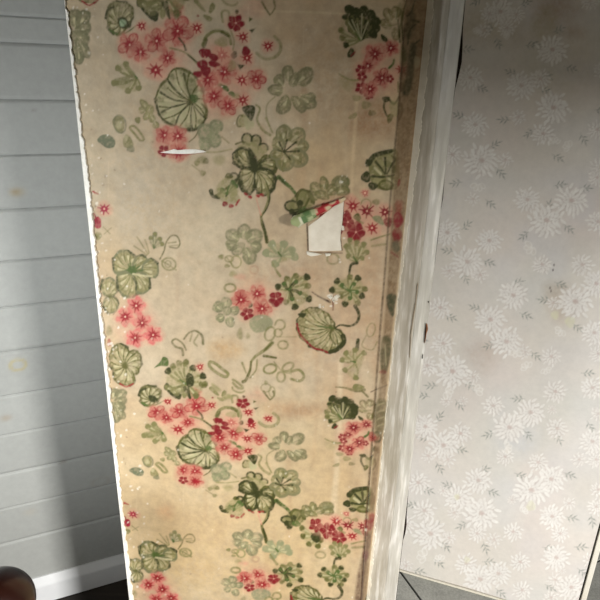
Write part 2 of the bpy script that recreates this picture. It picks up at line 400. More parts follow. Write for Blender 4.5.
T(lambda p: (lobes(p, (148, 8), [(143, 4, 6, 4), (150, 10, 5, 6), (157, 5, 6, 5)], GG, .7), p.stroke([(143, 9), (148, 15), (152, 19)], 3, DO, .75, 2), p.stroke([(163, 2), (166, 10), (170, 18)], 4, DO, .7, 2.4), p.blob(163, 14, 3, 5, 0, GG, .7), p.blob(222, 42, 7, 5, 0, PG, .6, 2), p.blob(232, 66, 4, 6, 20, PG, .5, 2), p.stroke([(202, 104), (208, 112)], 2, OL, .5), p.blob(236, 96, 4, 3, 0, PG, .5, 2)))
T(lambda p: (lobes(p, (396, 30), [(388, 14, 6, 4), (396, 12, 5, 5), (386, 24, 6, 4), (396, 34, 4, 6)], (130, 118, 74), .5), p.stroke([(399, 36), (401, 22), (403, 12)], 2.2, OL, .7, 1.4), p.stroke([(379, 22), (388, 26), (397, 24)], 1.6, GG, .5)))
T(lambda p: (p.stroke([(196, 1), (202, 8), (205, 11)], 4.5, GG, .75, 2), p.blob(212, 8, 2.8, 5.5, 20, GG, .75), p.blob(208, 18, 5, 2.6, 30, GG, .65), p.blob(198, 16, 1.3, 1.3, 0, DR, .8),
             p.stroke([(262, 2), (266, 9), (270, 15)], 2.4, OL, .65, 1.4), p.stroke([(274, 1), (275, 8), (271, 14)], 2.4, OL, .6, 1.5), p.ring(230, 0, 8, 5, 20, 2, GG, .6, 0, 180)))
# --- pale leaf to the right
T(lambda p: lobes(p, (290, 92), [(288, 73, 7, 5), (304, 77, 10, 7), (279, 80, 5, 5), (276, 90, 7, 5), (284, 105, 9, 6), (299, 104, 9, 5), (308, 102, 8, 6), (311, 97, 4, 4), (294, 80, 7, 4)], (134, 128, 90), .72))
# --- dark fan leaf top right
def dark_fan(p):
    fan(p, (361, 40), [(349, 9), (356, 12), (364, 10), (371, 14), (376, 21), (376, 28), (373, 34), (350, 22), (352, 28)], 7, DO, DO, 4, .85)
    for a in ((352, 20), (362, 14), (368, 22), (357, 24)): p.stroke([(361, 40), a], .8, CR, .5, 1.3)
    fan(p, (360, 40), [(345, 17), (341, 30), (342, 38), (346, 45)], 4.5, GG, DO, 2.6, .7, (0, 3)); p.blob(351, 53, 3.4, 5, 20, DO, .8); p.stroke([(351, 56), (355, 52)], 1.6, DR, .6)
T(dark_fan)
def right_cluster(p):
    for (x, y, r, rt, k) in ((375, 54, 10, 8, 0), (391, 48, 7.5, 30, 0), (382, 78, 9, 0, 1), (368, 66, 6, 10, 0)): flower(p, x, y, r, rt, outline=bool(k), core=DR)
    redf(p, 361, 70, 5.5, 30); redf(p, 362, 77, 5, 0); redf(p, 361, 88, 6, 10); redf(p, 369, 95, 5, 40); redf(p, 390, 79, 4, 0)
    flower(p, 370, 89, 7, 0, core=DR); star(p, 402, 70, 6)
    p.poly([(381, 34), (387, 38), (387, 42), (382, 40)], DO, .85); p.stroke([(389, 68), (393, 64), (394, 60)], 2.4, GN, .8, 2)
    p.stroke([(339, 74), (346, 78), (352, 80), (358, 80)], 1.2, GG, .7, 2); p.blob(348, 83, 9, 7, 0, PG, .35, 4)
    p.blob(402, 87, 3.4, 4.6, 0, DO, .8); p.stroke([(398, 82), (398, 92)], 1.4, OL, .7)
    for L in ([(385, 100), (384, 108), (387, 116)], [(401, 104), (402, 112), (399, 120)], [(388, 98), (394, 104), (399, 97)]): p.stroke(L, 2.6, DO, .7, 1.8)
    p.blob(390, 118, 3, 5, 20, OL, .7); p.blob(386, 99, 4, 3, 0, DO, .7); p.blob(395, 108, 6, 8, 0, PG, .5, 2)
    p.blob(357, 98, 5, 3, 0, GG, .5); p.blob(366, 105, 5, 4, 0, GG, .5); p.blob(372, 113, 4, 3, 0, OL, .5); p.blob(353, 116, 5, 2.5, -30, GG, .55)
T(right_cluster)
# --- small branch leaf + sprigs, left
T(lambda p: (fan(p, (137, 78), [(126, 64), (118, 68), (114, 83), (128, 91), (139, 88)], 4.5, GG, GG, 2.6, .8), p.stroke([(127, 68), (133, 74)], 5, GG, .6), p.stroke([(116, 81), (128, 78)], 5, GG, .6)))
T(lambda p: (p.blob(119, 124, 6, 9, -12, GG, .7), p.blob(119, 125, 2.6, 4, 0, CR, .45, 2), p.ring(120, 124, 6, 9, -10, 1.6, (118, 116, 84), .6),
             p.poly([(97, 140), (102, 135), (109, 135), (115, 140), (114, 147), (107, 148), (101, 144)], (108, 112, 84), .85),
             p.blob(128, 142, 5, 7, -20, GG, .7), p.blob(126, 138, 2, 3, 0, CR, .5, 1.5), p.blob(131, 149, 4, 3.4, 0, (118, 116, 84), .6),
             loop(p, [(130, 128), (134, 126), (140, 132), (144, 139), (140, 140), (135, 134)], 2.4, GG, .75), p.blob(138, 120, 3, 3.4, 0, GG, .75),
             lobes(p, (150, 112), [(145, 105, 6, 3), (142, 110, 3, 3), (150, 110, 4, 5), (147, 116, 4, 3), (152, 118, 3, 4), (156, 125, 3, 3)], PG, .8)))
# --- grey leaf under the ribbed one, and crumbs
T(lambda p: (lobes(p, (212, 138), [(207, 133, 8, 9), (216, 127, 6, 7), (205, 144, 6, 6), (214, 140, 7, 6)], (142, 142, 104), .65, None, False), p.blob(202, 160, 5, 4, 0, GG, .5, 2), p.blob(206, 161, 3, 3, 0, OL, .5), p.blob(197, 163, 3, 3, 0, GG, .6),
             p.blob(203, 173, 3, 3, 0, GG, .65), p.stroke([(192, 165), (200, 171)], 1, GG, .6), p.stroke([(205, 152), (218, 152), (232, 149)], 1.8, PG, .7, 1.2), p.stroke([(222, 137), (229, 143)], 1.4, GG, .6), p.blob(219, 160, 6, 5, 0, PG, .5, 3)))
# --- bud
T(lambda p: (p.blob(243, 121, 5, 7, 20, PG, .7), p.blob(249, 123, 5, 7, -10, LG, .7), p.ring(240, 121, 3, 6, 10, 1.6, OL, .7, 60, 300), p.poly([(242, 108), (249, 105), (255, 107), (254, 116), (251, 121), (246, 115)], DO, .85),
             p.stroke([(256, 105), (260, 109), (257, 120), (263, 130), (270, 135)], 1.8, GG, .65, 3), p.stroke([(266, 118), (272, 133)], 2.4, PG, .6, 1), p.stroke([(275, 97), (267, 105), (267, 118), (273, 133)], 1.2, GG, .6)))
# --- large four-lobed leaf
def pansy(p):
    p.blob(248, 140, 6, 6.5, 0, PG, .7, 1.5, .5); p.blob(257, 142, 5, 6, 0, GG, .6, 1.5, .5); p.blob(264, 149, 5, 4.5, 0, PG, .6, 1.5, .5)
    p.ring(247, 139, 5, 5.5, 0, 2, DO, .8, 130, 380); p.ring(256, 141, 5, 6, 0, 2, DO, .75, 180, 400); p.ring(263, 148, 5, 4.5, 0, 1.8, DO, .7, 160, 380)
    p.stroke([(236, 144), (243, 142), (249, 145)], 2, OL, .7); p.poly([(238, 146), (250, 142), (262, 148), (262, 160), (240, 158)], PG, .6, 2)
    leaf(p, (253, 165), [(236, 151), (245, 149), (250, 155), (253, 165), (247, 169), (238, 166), (233, 158)], PG, DO, OL, 2.2, .85, dark=False)
    leaf(p, (256, 166), [(262, 158), (270, 156), (277, 160), (277, 168), (272, 174), (262, 172)], GG, OL, OL, 1.8, .85, dark=False)
    leaf(p, (254, 170), [(244, 168), (253, 170), (255, 182), (252, 192), (246, 193), (240, 186), (239, 176)], PG, DO, OL, 2.4, .85, dark=False)
    leaf(p, (256, 170), [(256, 171), (266, 169), (274, 175), (275, 184), (270, 192), (262, 195), (256, 188)], PG, DO, OL, 2.2, .85, dark=False)
    p.poly([(248, 148), (253, 152), (258, 166), (254, 171), (250, 163)], DO, .9, 1.4); p.stroke([(256, 166), (264, 160), (270, 158)], 3, DO, .7, 1)
    for q in ((246, 194), (250, 197), (258, 196), (262, 195)): p.blob(q[0], q[1], 2.4, 1.6, 20, RE, .8)
T(pansy)
T(lambda p: (p.stroke([(236, 152), (238, 160), (245, 168)], 4, DO, .6, 3, tex=.6), p.stroke([(240, 176), (242, 186), (248, 193)], 4.5, DO, .6, 3, tex=.6), p.stroke([(275, 178), (273, 188), (265, 195)], 4.5, DO, .6, 3, tex=.6), p.stroke([(277, 162), (275, 170), (268, 174)], 3.5, DO, .5, 2, tex=.6), p.poly([(250, 150), (256, 156), (258, 166), (252, 170), (247, 160)], DO, .6, 2)))
def leaf_r(p):
    lobes(p, (283, 151), [(284, 134, 8, 7), (297, 136, 8, 7), (278, 144, 6, 6), (303, 146, 5, 5), (298, 158, 9, 8), (285, 161, 8, 9), (277, 154, 5, 6)], GG, .7, (128, 124, 86), True, 1.4)
    for q in ((296, 142), (279, 142), (299, 151), (290, 159), (278, 150), (287, 140)): p.stroke([(284, 152), q], 1.2, DO, .8, 2)
    p.stroke([(279, 162), (283, 171)], 3, GG, .7, 2)
T(leaf_r)
T(lambda p: (p.stroke([(279, 177), (284, 182), (290, 187), (295, 193)], 4.5, GN, .8, 3), p.stroke([(279, 177), (285, 184)], 2, DO, .7, 1)))
T(lambda p: (p.poly([(216, 188), (222, 180), (230, 175), (238, 178), (236, 190), (240, 200), (230, 204), (220, 200), (214, 197)], PG, .6, 2, .6), p.stroke([(216, 196), (224, 190), (233, 184)], 3, OL, .75, 2), p.stroke([(236, 180), (232, 188), (226, 196)], 3.4, DO, .7, 2), p.stroke([(211, 191), (213, 196), (219, 198)], 4.4, DO, .85, 2.6), p.blob(229, 176, 4, 3, 0, OL, .8), p.ring(234, 177, 4, 4, 0, 2.2, DO, .75, -160, 60), fan(p, (227, 194), [(222, 190), (236, 186), (233, 182)], 3.6, GN, GN, 2, .75),
             p.blob(233, 191, 5, 6, 0, PG, .55, 2), p.blob(221, 193, 4, 5, 0, PG, .5, 2), p.blob(225, 204, 3, 2.6, 0, DR, .75), p.blob(231, 206, 2.6, 2, 0, RE, .8), p.stroke([(236, 205), (239, 200)], 2, RE, .75)))
T(lambda p: (p.stroke([(266, 190), (269, 198), (266, 208), (262, 215)], 4.2, GG, .8, 2.4), p.stroke([(270, 194), (268, 206), (263, 214)], 1.4, DO, .8), p.stroke([(261, 215), (262, 223), (265, 232), (267, 242)], 2.6, OL, .85, 4), p.stroke([(263, 222), (267, 242)], 1.8, DO, .75),
             p.stroke([(256, 197), (258, 205), (261, 215)], 1.2, LP, .8)))
T(lambda p: lobes(p, (243, 243), [(233, 236, 7, 6), (244, 232, 7, 6), (254, 237, 7, 8), (231, 245, 5, 5), (238, 249, 7, 5), (249, 256, 8, 6), (256, 247, 5, 5)], (142, 138, 100), .7))
T(lambda p: (p.ring(229, 259, 4, 3, 0, 1.8, GG, .6), p.blob(221, 257, 3, 2.6, 0, GG, .7), p.blob(227, 266, 3, 2, 0, GG, .6), p.ring(236, 262, 5, 6, 0, 1.6, PG, .8), p.stroke([(227, 258), (233, 266)], 1.3, GG, .6), p.blob(233, 274, 4, 3, 0, PG, .6, 2),
             p.ring(254, 270, 4, 4, 0, 2, (176, 140, 110), .5), p.blob(240, 277, 6, 3, 0, LP, .5, 3)))
T(lambda p: (fan(p, (281, 256), [(272, 244), (266, 253), (284, 244), (292, 250), (295, 257), (275, 264)], 6, (144, 144, 106), (144, 144, 106), 3.4, .7), p.stroke([(272, 262), (276, 270), (280, 276)], 1.6, GG, .7, 3)))
T(lambda p: (p.poly([(290, 202), (298, 192), (308, 190), (314, 200), (310, 210), (298, 216), (291, 212)], GG, .7, 2, .6), p.stroke([(296, 196), (301, 190), (307, 192)], 3, DO, .7, 2), p.stroke([(300, 210), (304, 200), (306, 194)], 2, DO, .7), p.stroke([(310, 192), (313, 198), (314, 204)], 3.6, DO, .75, 2), p.ring(292, 206, 7, 5, 0, 2.4, DO, .75), p.blob(292, 206, 6, 4, 0, GG, .6), p.blob(303, 197, 6, 8, 10, GG, .7), p.ring(303, 198, 6, 9, 10, 2.2, OL, .75, 0, 300), p.stroke([(309, 192), (313, 202)], 4, OL, .75),
             fan(p, (300, 210), [(295, 217), (292, 212), (300, 203)], 5, DO, DO, 2.6, .75), p.blob(304, 212, 5, 5, 0, GN, .7)))
T(lambda p: (lobes(p, (325, 196), [(316, 188, 5, 6), (324, 184, 4, 7), (315, 196, 5, 4), (340, 184, 9, 7), (343, 191, 6, 5), (332, 190, 6, 5), (322, 195, 7, 4)], GG, .7), p.blob(341, 182, 7, 4, 0, (118, 116, 78), .6)))
B1(lambda p: (fan(p, (316, 536), [(302, 528), (303, 536), (309, 544), (318, 546), (321, 540)], 5, PG, OL, 2.4, .75), p.poly([(311, 535), (319, 531), (321, 538), (317, 543), (312, 540)], DO, .8)))
B(lambda p: (redf(p, 316, 525, 7, 10), redf(p, 328, 531, 8, 40), redf(p, 339, 538, 7, 0), star(p, 335, 520, 4.5), p.blob(330, 520, 10, 5, 0, LP, .4, 5)))
# --- leaf with dark knobs by the fold
def knob_leaf(p):
    p.poly([(369, 162), (376, 154), (388, 150), (398, 152), (399, 184), (390, 190), (376, 188), (370, 178)], GG, .85, 1.4, .5)
    p.stroke([(369, 163), (374, 156), (382, 153), (391, 151)], 5.5, DO, .85, 4); p.blob(368, 163, 3, 4, 0, DO, .85); p.blob(366, 177, 4.8, 5.6, 0, DO, .9); p.blob(373, 186, 5, 4, 0, DO, .85)
    p.blob(381, 163, 4, 3, 30, PG, .8, 1.6); p.blob(390, 158, 4, 3, 0, PG, .7, 1.6); p.blob(378, 181, 5, 3, 0, PG, .7, 1.6)
    for q in ([(376, 162), (381, 168), (385, 174)], [(395, 160), (391, 166), (387, 174)], [(372, 176), (382, 177), (394, 175)], [(385, 158), (386, 173)]): p.stroke(q, 2.6, DO, .85, 1.4)
    p.ring(386, 185, 7, 4.5, 0, 2.2, OL, .85); p.stroke([(375, 168), (381, 174)], 2.5, CR, .55); p.stroke([(389, 179), (395, 183)], 2.5, CR, .55)
    p.stroke([(392, 156), (397, 160)], 2.4, OL, .8); p.blob(394, 170, 3, 4, 0, OL, .6, 1.6)
T(knob_leaf)
def right_reds(p):
    star(p, 353, 206, 6.5, 10, RE); star(p, 367, 211, 7.5, 0, DR); star(p, 385, 212, 6.5, 30, DR); star(p, 372, 228, 6.5, 0, RE); redf(p, 356, 232, 9, 15, DR); redf(p, 348, 222, 6, 0, DR); p.blob(347, 214, 3, 4, 0, DR, .8)
    p.blob(388, 222, 4.5, 5, 0, DR, .7); p.poly([(353, 217), (358, 213), (361, 218), (358, 221)], OL, .8); p.stroke([(357, 220), (363, 223)], 2, GG, .6); p.poly([(372, 217), (380, 216), (384, 225), (376, 222)], (130, 132, 92), .75)
    p.ring(366, 204, 5, 5, 0, 1.4, GG, .6, -180, 60); p.blob(376, 202, 4, 3, 0, GG, .6); star(p, 365, 193, 3.4, 0, PK)
    fan(p, (357, 262), [(346, 246), (350, 240), (357, 242), (364, 244), (367, 252), (348, 256), (362, 258)], 4, GG, GG, 2.2, .6); p.stroke([(371, 240), (380, 237), (390, 234)], 1.8, GG, .65); p.stroke([(372, 246), (386, 244)], 2.4, GG, .5)
    p.ring(333, 259, 6, 5, 0, 2, GG, .5)
T(right_reds)
# --- green star-leaves and the long curl
T(lambda p: (p.stroke([(357, 263), (351, 265), (349, 276)], 3.4, DO, .8, 2), fan(p, (350, 291), [(337, 281), (332, 290), (345, 304), (358, 303), (362, 296), (365, 289), (358, 278), (350, 277), (341, 296)], 4.6, GG, DO, 2.8, .75, (0, 1, 2, 4, 6)),
             fan(p, (350, 291), [(342, 285), (354, 284), (357, 292), (350, 298)], 3.4, GN, GN, 1.8, .85), p.stroke([(355, 306), (359, 314), (357, 322), (350, 326), (340, 325), (333, 330)], 3.6, DO, .75, 1.4), p.stroke([(358, 340), (357, 349)], 3.6, DO, .75, 4)))
def red_edge(p):
    leaf(p, (332, 328), [(300, 316), (306, 310), (314, 308), (323, 311), (331, 319), (335, 328), (343, 334), (344, 342), (338, 349), (330, 352), (322, 350), (314, 348), (306, 342), (299, 334), (297, 325)], PG, OL, OL, 1.5, .75)
    p.stroke([(297, 324), (300, 334), (306, 341), (314, 348), (322, 350), (329, 353)], 2.2, DR, .8, 2); p.stroke([(330, 352), (338, 349), (344, 342), (343, 336)], 4, DO, .85, 5); p.blob(302, 315, 4, 2.4, 0, DO, .85)
    p.stroke([(332, 328), (330, 336), (335, 344)], 1.8, OL, .8); p.stroke([(318, 326), (332, 328)], 1.6, GN, .8)
T(red_edge)
T(lambda p: (fan(p, (289, 290), [(278, 287), (286, 302), (295, 307), (309, 299), (308, 286), (307, 277), (296, 276), (287, 279)], 5, GG, DO, 3, .7, (0, 2, 3, 5)), fan(p, (289, 290), [(296, 282), (300, 293), (292, 299), (284, 284)], 3.6, DO, GN, 1.8, .85)))
T(lambda p: (redf(p, 241, 296, 6.5, 0, RE), flower(p, 257, 294, 8.5, 20), redf(p, 276, 299, 7.5, 10, DR), p.blob(276, 303, 6, 4, 0, DR, .6), flower(p, 262, 309, 9, 0), redf(p, 247, 314, 6.5, 30, DR), p.blob(250, 305, 2.4, 3, 0, DO, .75), flower(p, 241, 300, 9, 30)))
T(lambda p: (p.poly([(250, 320), (258, 315), (268, 316), (273, 323), (268, 330), (256, 333), (250, 327)], (146, 142, 108), .8, 1.5), p.ring(280, 325, 5, 5, 0, 2, GG, .6, -180, 90), p.ring(270, 334, 5, 7, 20, 2, GG, .65), p.ring(278, 333, 4, 4, 0, 1.6, GG, .55), p.ring(283, 345, 5, 4, 0, 2, GG, .65),
             p.stroke([(280, 337), (296, 337)], .8, GG, .5)))
T(lambda p: (p.stroke([(272, 343), (265, 350), (256, 356), (251, 362)], 4.2, GG, .75, 2.4), p.stroke([(272, 343), (264, 351)], 1.8, OL, .8), p.stroke([(251, 362), (250, 370), (246, 380), (243, 382)], 2, OL, .75, 3.6), p.stroke([(257, 360), (256, 370), (250, 378)], 1.6, GG, .7), p.stroke([(242, 363), (246, 373)], 2.4, GG, .65, 1.4),
             p.stroke([(264, 356), (276, 358)], 3, OL, .75, 2)))
T(lambda p: (p.ring(270, 369, 6.5, 4.5, -15, 2.2, GG, .7), p.ring(288, 367, 6, 3.6, -30, 2.2, GG, .65), p.ring(281, 377, 4, 5, 0, 2.2, GG, .6), p.stroke([(290, 372), (299, 370), (304, 376), (300, 381), (291, 379)], 2.8, GG, .7), p.stroke([(274, 362), (282, 371), (291, 374)], 1.2, GG, .6)))
T(lambda p: lobes(p, (227, 313), [(218, 307, 5, 5), (226, 303, 5, 5), (234, 311, 4, 5), (220, 318, 4, 4), (230, 322, 5, 4), (227, 311, 4, 4)], (140, 138, 100), .65))
T(lambda p: (p.ring(230, 288, 5.5, 4, 0, 2.2, GG, .65), p.blob(240, 334, 3, 6, 0, GG, .5, 2), p.blob(248, 336, 2, 3, 0, GG, .45, 2)))
B(lambda p: (p.stroke([(183, 355), (182, 349), (176, 347), (172, 342), (176, 339), (183, 344), (186, 350)], 2.6, OL, .6, 1.8), p.stroke([(184, 339), (189, 333), (196, 331), (202, 336), (203, 344)], 1.8, OL, .65, 2.6), p.stroke([(192, 334), (190, 341)], 1.8, GG, .6), p.stroke([(198, 335), (194, 342), (197, 346)], 1.8, GG, .6)) if False else None)
T1(lambda p: (p.stroke([(183, 355), (182, 349), (176, 347), (172, 342), (176, 339), (183, 344), (186, 350)], 2.6, OL, .6, 1.8), p.stroke([(184, 339), (189, 333), (196, 331), (202, 336), (203, 344)], 1.8, OL, .65, 2.6), p.stroke([(192, 334), (190, 341)], 1.8, GG, .6), p.stroke([(198, 335), (194, 342), (197, 346)], 1.8, GG, .6)))
T1(lambda p: (loop(p, [(210, 362), (216, 364), (222, 369), (228, 374), (225, 377), (217, 373), (210, 367)], 3.2, GG, .7), p.stroke([(233, 380), (238, 383), (243, 388), (238, 388), (233, 383)], 2.6, GG, .6), p.blob(216, 388, 6, 2.4, 40, PG, .7, 2), p.blob(228, 397, 5, 2.6, 0, PG, .7, 2), p.blob(224, 399, 3, 2, 0, GG, .5, 2),
              p.ring(266, 388, 5, 4, 0, 1.4, GG, .5), p.ring(272, 392, 3, 5, 0, 1.4, GG, .5), p.blob(266, 383, 2, 2.5, 0, GG, .5),
              p.stroke([(336, 387), (346, 388), (356, 391), (364, 390)], 1.4, OL, .6, 3.6), p.blob(358, 387, 6, 3, 0, GG, .8), p.stroke([(362, 391), (368, 397)], 2, OL, .7)))
T1(lambda p: (fan(p, (355, 362), [(342, 360), (346, 353), (355, 350), (364, 353), (345, 370), (356, 378)], 4, GG, GG, 2.4, .5), p.ring(371, 330, 4, 7, 15, 1.4, GG, .55), p.stroke([(366, 336), (362, 346), (372, 350), (377, 342)], 1.4, GG, .55)))
B1(lambda p: (p.stroke([(346, 388), (352, 391)], 1, GG, .4)))
# --- left: double leaf, buds, pink group
def left_leaf(p):
    leaf(p, (131, 270), [(131, 268), (116, 273), (113, 264), (116, 255), (123, 251), (131, 253), (136, 261)], PG, (118, 118, 82), GG, 2, .8, dark=False)
    leaf(p, (133, 269), [(134, 268), (135, 260), (141, 255), (147, 260), (147, 267), (142, 272)], PG, (118, 118, 82), GG, 1.8, .8, dark=False)
    leaf(p, (134, 271), [(142, 270), (148, 260), (154, 260), (158, 268), (155, 277), (146, 276)], PG, (118, 118, 82), GG, 1.8, .8, dark=False)
    leaf(p, (131, 272), [(131, 274), (119, 274), (117, 283), (120, 292), (128, 297), (136, 295), (141, 288)], PG, (118, 118, 82), GG, 2.2, .8, dark=False)
    leaf(p, (133, 273), [(134, 273), (146, 275), (150, 283), (147, 291), (138, 293), (136, 284)], PG, (118, 118, 82), GG, 1.8, .8, dark=False)
    for q in ((128, 264), (136, 264), (144, 270), (130, 262), (140, 266), (138, 276), (126, 270)): p.stroke([(132, 272), q], 3, GN, .7, 1)
    p.blob(132, 270, 4, 4, 0, GN, .8, 1.5); p.stroke([(133, 274), (144, 276), (152, 276)], 1.8, CR, .7)
T(left_leaf)
T(lambda p: (p.stroke([(147, 255), (140, 250), (134, 246)], 1.4, GG, .6), p.stroke([(148, 254), (141, 243), (137, 237)], 1.4, GG, .6), p.stroke([(149, 253), (147, 245), (145, 240)], 1.4, GG, .6),
             fan(p, (154, 248), [(151, 238), (155, 234), (160, 239), (162, 244)], 4, (128, 124, 92), GG, 1.8, .7), p.stroke([(160, 259), (164, 251), (166, 243), (171, 236), (177, 236), (180, 243), (177, 248), (170, 247)], 1.6, OL, .6), p.stroke([(168, 243), (176, 242)], 1.3, GG, .6), p.stroke([(169, 246), (178, 245)], 1, GG, .5),
             p.ring(169, 264, 7, 6, 20, 2, GG, .65), p.ring(168, 264, 3, 3.4, 0, 1.4, GG, .55), p.stroke([(162, 261), (169, 265), (176, 270)], 1.8, GG, .6)))
T(lambda p: (leaf(p, (109, 297), [(109, 296), (103, 293), (101, 284), (106, 279), (113, 280), (117, 287), (115, 294)], PG, (120, 118, 84), GG, 1.7, .75, dark=False), leaf(p, (110, 297), [(110, 297), (104, 302), (105, 310), (111, 313), (117, 308), (117, 300)], PG, (120, 118, 84), GG, 1.7, .75, dark=False), p.blob(109, 296, 3, 2, 0, OL, .6)))
T(lambda p: (p.stroke([(93, 192), (98, 194)], 2.4, RE, .7, 1), star(p, 104, 209, 6, 0, (160, 34, 60)), p.blob(97, 223, 4.4, 6, 0, (158, 30, 56), .85), p.stroke([(94, 214), (97, 222)], 2, DR, .7), p.blob(98, 236, 3.4, 4, 0, GG, .75), p.stroke([(103, 227), (110, 234)], 1, GG, .6), p.stroke([(111, 228), (104, 234)], 1, GG, .5)))
T(lambda p: [flower(p, x, y, 8.6, r, (206, 110, 102)) for x, y, r in ((136, 306, 0), (125, 317, 20), (142, 323, 40), (135, 338, 0), (153, 335, 30))])
T(lambda p: (p.blob(109, 343, 2.4, 4, 0, RE, .5), p.blob(109, 331, 3, 5, 0, GG, .5, 2)))

# repeat of the floral paper: same print one roll-repeat further down the same wall
PAIRS = [((103.8, 210), (133.7, 512.5)), ((131, 271), (152.5, 555)), ((256, 160), (257.5, 492.5)), ((190, 100), (202.5, 450)), ((402, 71), (372, 436)), ((375.7, 54), (351, 427.5)),
         ((348.7, 290), (333.7, 575)), ((136, 306), (155, 579)), ((257.5, 294), (257.5, 574)), ((120, 19), (153, 396)), ((178, 31), (198, 407)), ((316.5, 220), (316, 532))]
A_ = np.array([list(PF.uz(*a))+[1] for a, b in PAIRS]); B_ = np.array([PF.uz(*b) for a, b in PAIRS])
AFF = np.linalg.lstsq(A_, B_, rcond=None)[0]
AI = np.linalg.inv(AFF[:2])
def px_of(u, z):
    x, y = project(PF.pt(u, z)); return float(x), float(y)
def down(x, y): u, z = np.array(list(PF.uz(x, y))+[1])@AFF; return px_of(u, z)
def up(x, y): uz = (np.array(PF.uz(x, y))-AFF[2])@AI; return px_of(*uz)
REP = 0.53
fp = Paint(40, -14, 404, 632, 2.5, (192, 174, 145))
# ageing of the ground: brown foxing, damp blots, yellowing, scuffed pale seams; browns at right also paint in shading
for cell, col, a in ((60, (186, 150, 108), .5), (34, (206, 190, 162), .45), (16, (192, 160, 118), .28), (9, (206, 186, 152), .22), (90, (198, 172, 124), .3)):
    n = np.clip((fp.vn(cell*2.5)-.35)*1.8, 0, 1)*a; fp.a = fp.a*(1-n[..., None])+s2l(col)*n[..., None]
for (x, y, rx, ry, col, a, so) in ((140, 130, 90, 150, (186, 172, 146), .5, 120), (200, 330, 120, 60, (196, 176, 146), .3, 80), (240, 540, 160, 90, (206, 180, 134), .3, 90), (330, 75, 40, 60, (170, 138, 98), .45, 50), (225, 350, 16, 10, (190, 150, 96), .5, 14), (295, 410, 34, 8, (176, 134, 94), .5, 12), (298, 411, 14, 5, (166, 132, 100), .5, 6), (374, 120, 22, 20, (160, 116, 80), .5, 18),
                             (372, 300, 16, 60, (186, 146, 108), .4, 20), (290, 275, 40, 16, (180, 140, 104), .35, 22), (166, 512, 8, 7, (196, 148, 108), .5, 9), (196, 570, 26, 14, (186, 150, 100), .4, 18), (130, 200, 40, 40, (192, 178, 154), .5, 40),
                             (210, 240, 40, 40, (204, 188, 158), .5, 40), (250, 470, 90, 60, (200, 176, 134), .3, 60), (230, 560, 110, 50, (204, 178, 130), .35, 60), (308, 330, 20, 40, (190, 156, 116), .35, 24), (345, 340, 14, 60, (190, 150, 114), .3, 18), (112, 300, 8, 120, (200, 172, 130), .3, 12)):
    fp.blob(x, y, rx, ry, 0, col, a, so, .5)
fp.stroke([(255, 11), (300, 12), (350, 14)], 2.2, (216, 196, 156), .5, 1.6, 2); 
fp.stroke([(357, 95), (353, 160), (350, 235)], 3.4, (216, 190, 150), .5, 3, 2); fp.stroke([(341, 360), (337, 450), (333, 525)], 5, (220, 202, 168), .5, 6, 3); fp.stroke([(334, 520), (331, 600)], 3, (214, 188, 146), .3)
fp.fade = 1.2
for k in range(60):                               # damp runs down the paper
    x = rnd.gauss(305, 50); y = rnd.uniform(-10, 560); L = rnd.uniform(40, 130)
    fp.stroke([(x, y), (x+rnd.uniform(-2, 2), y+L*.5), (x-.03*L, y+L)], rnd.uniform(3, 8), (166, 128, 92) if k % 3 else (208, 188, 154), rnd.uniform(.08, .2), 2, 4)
for (where, rep, f) in FL:
    fp.M = None; f(fp)
    if rep:
        fp.M = down if where == 'T' else up; f(fp); fp.M = None
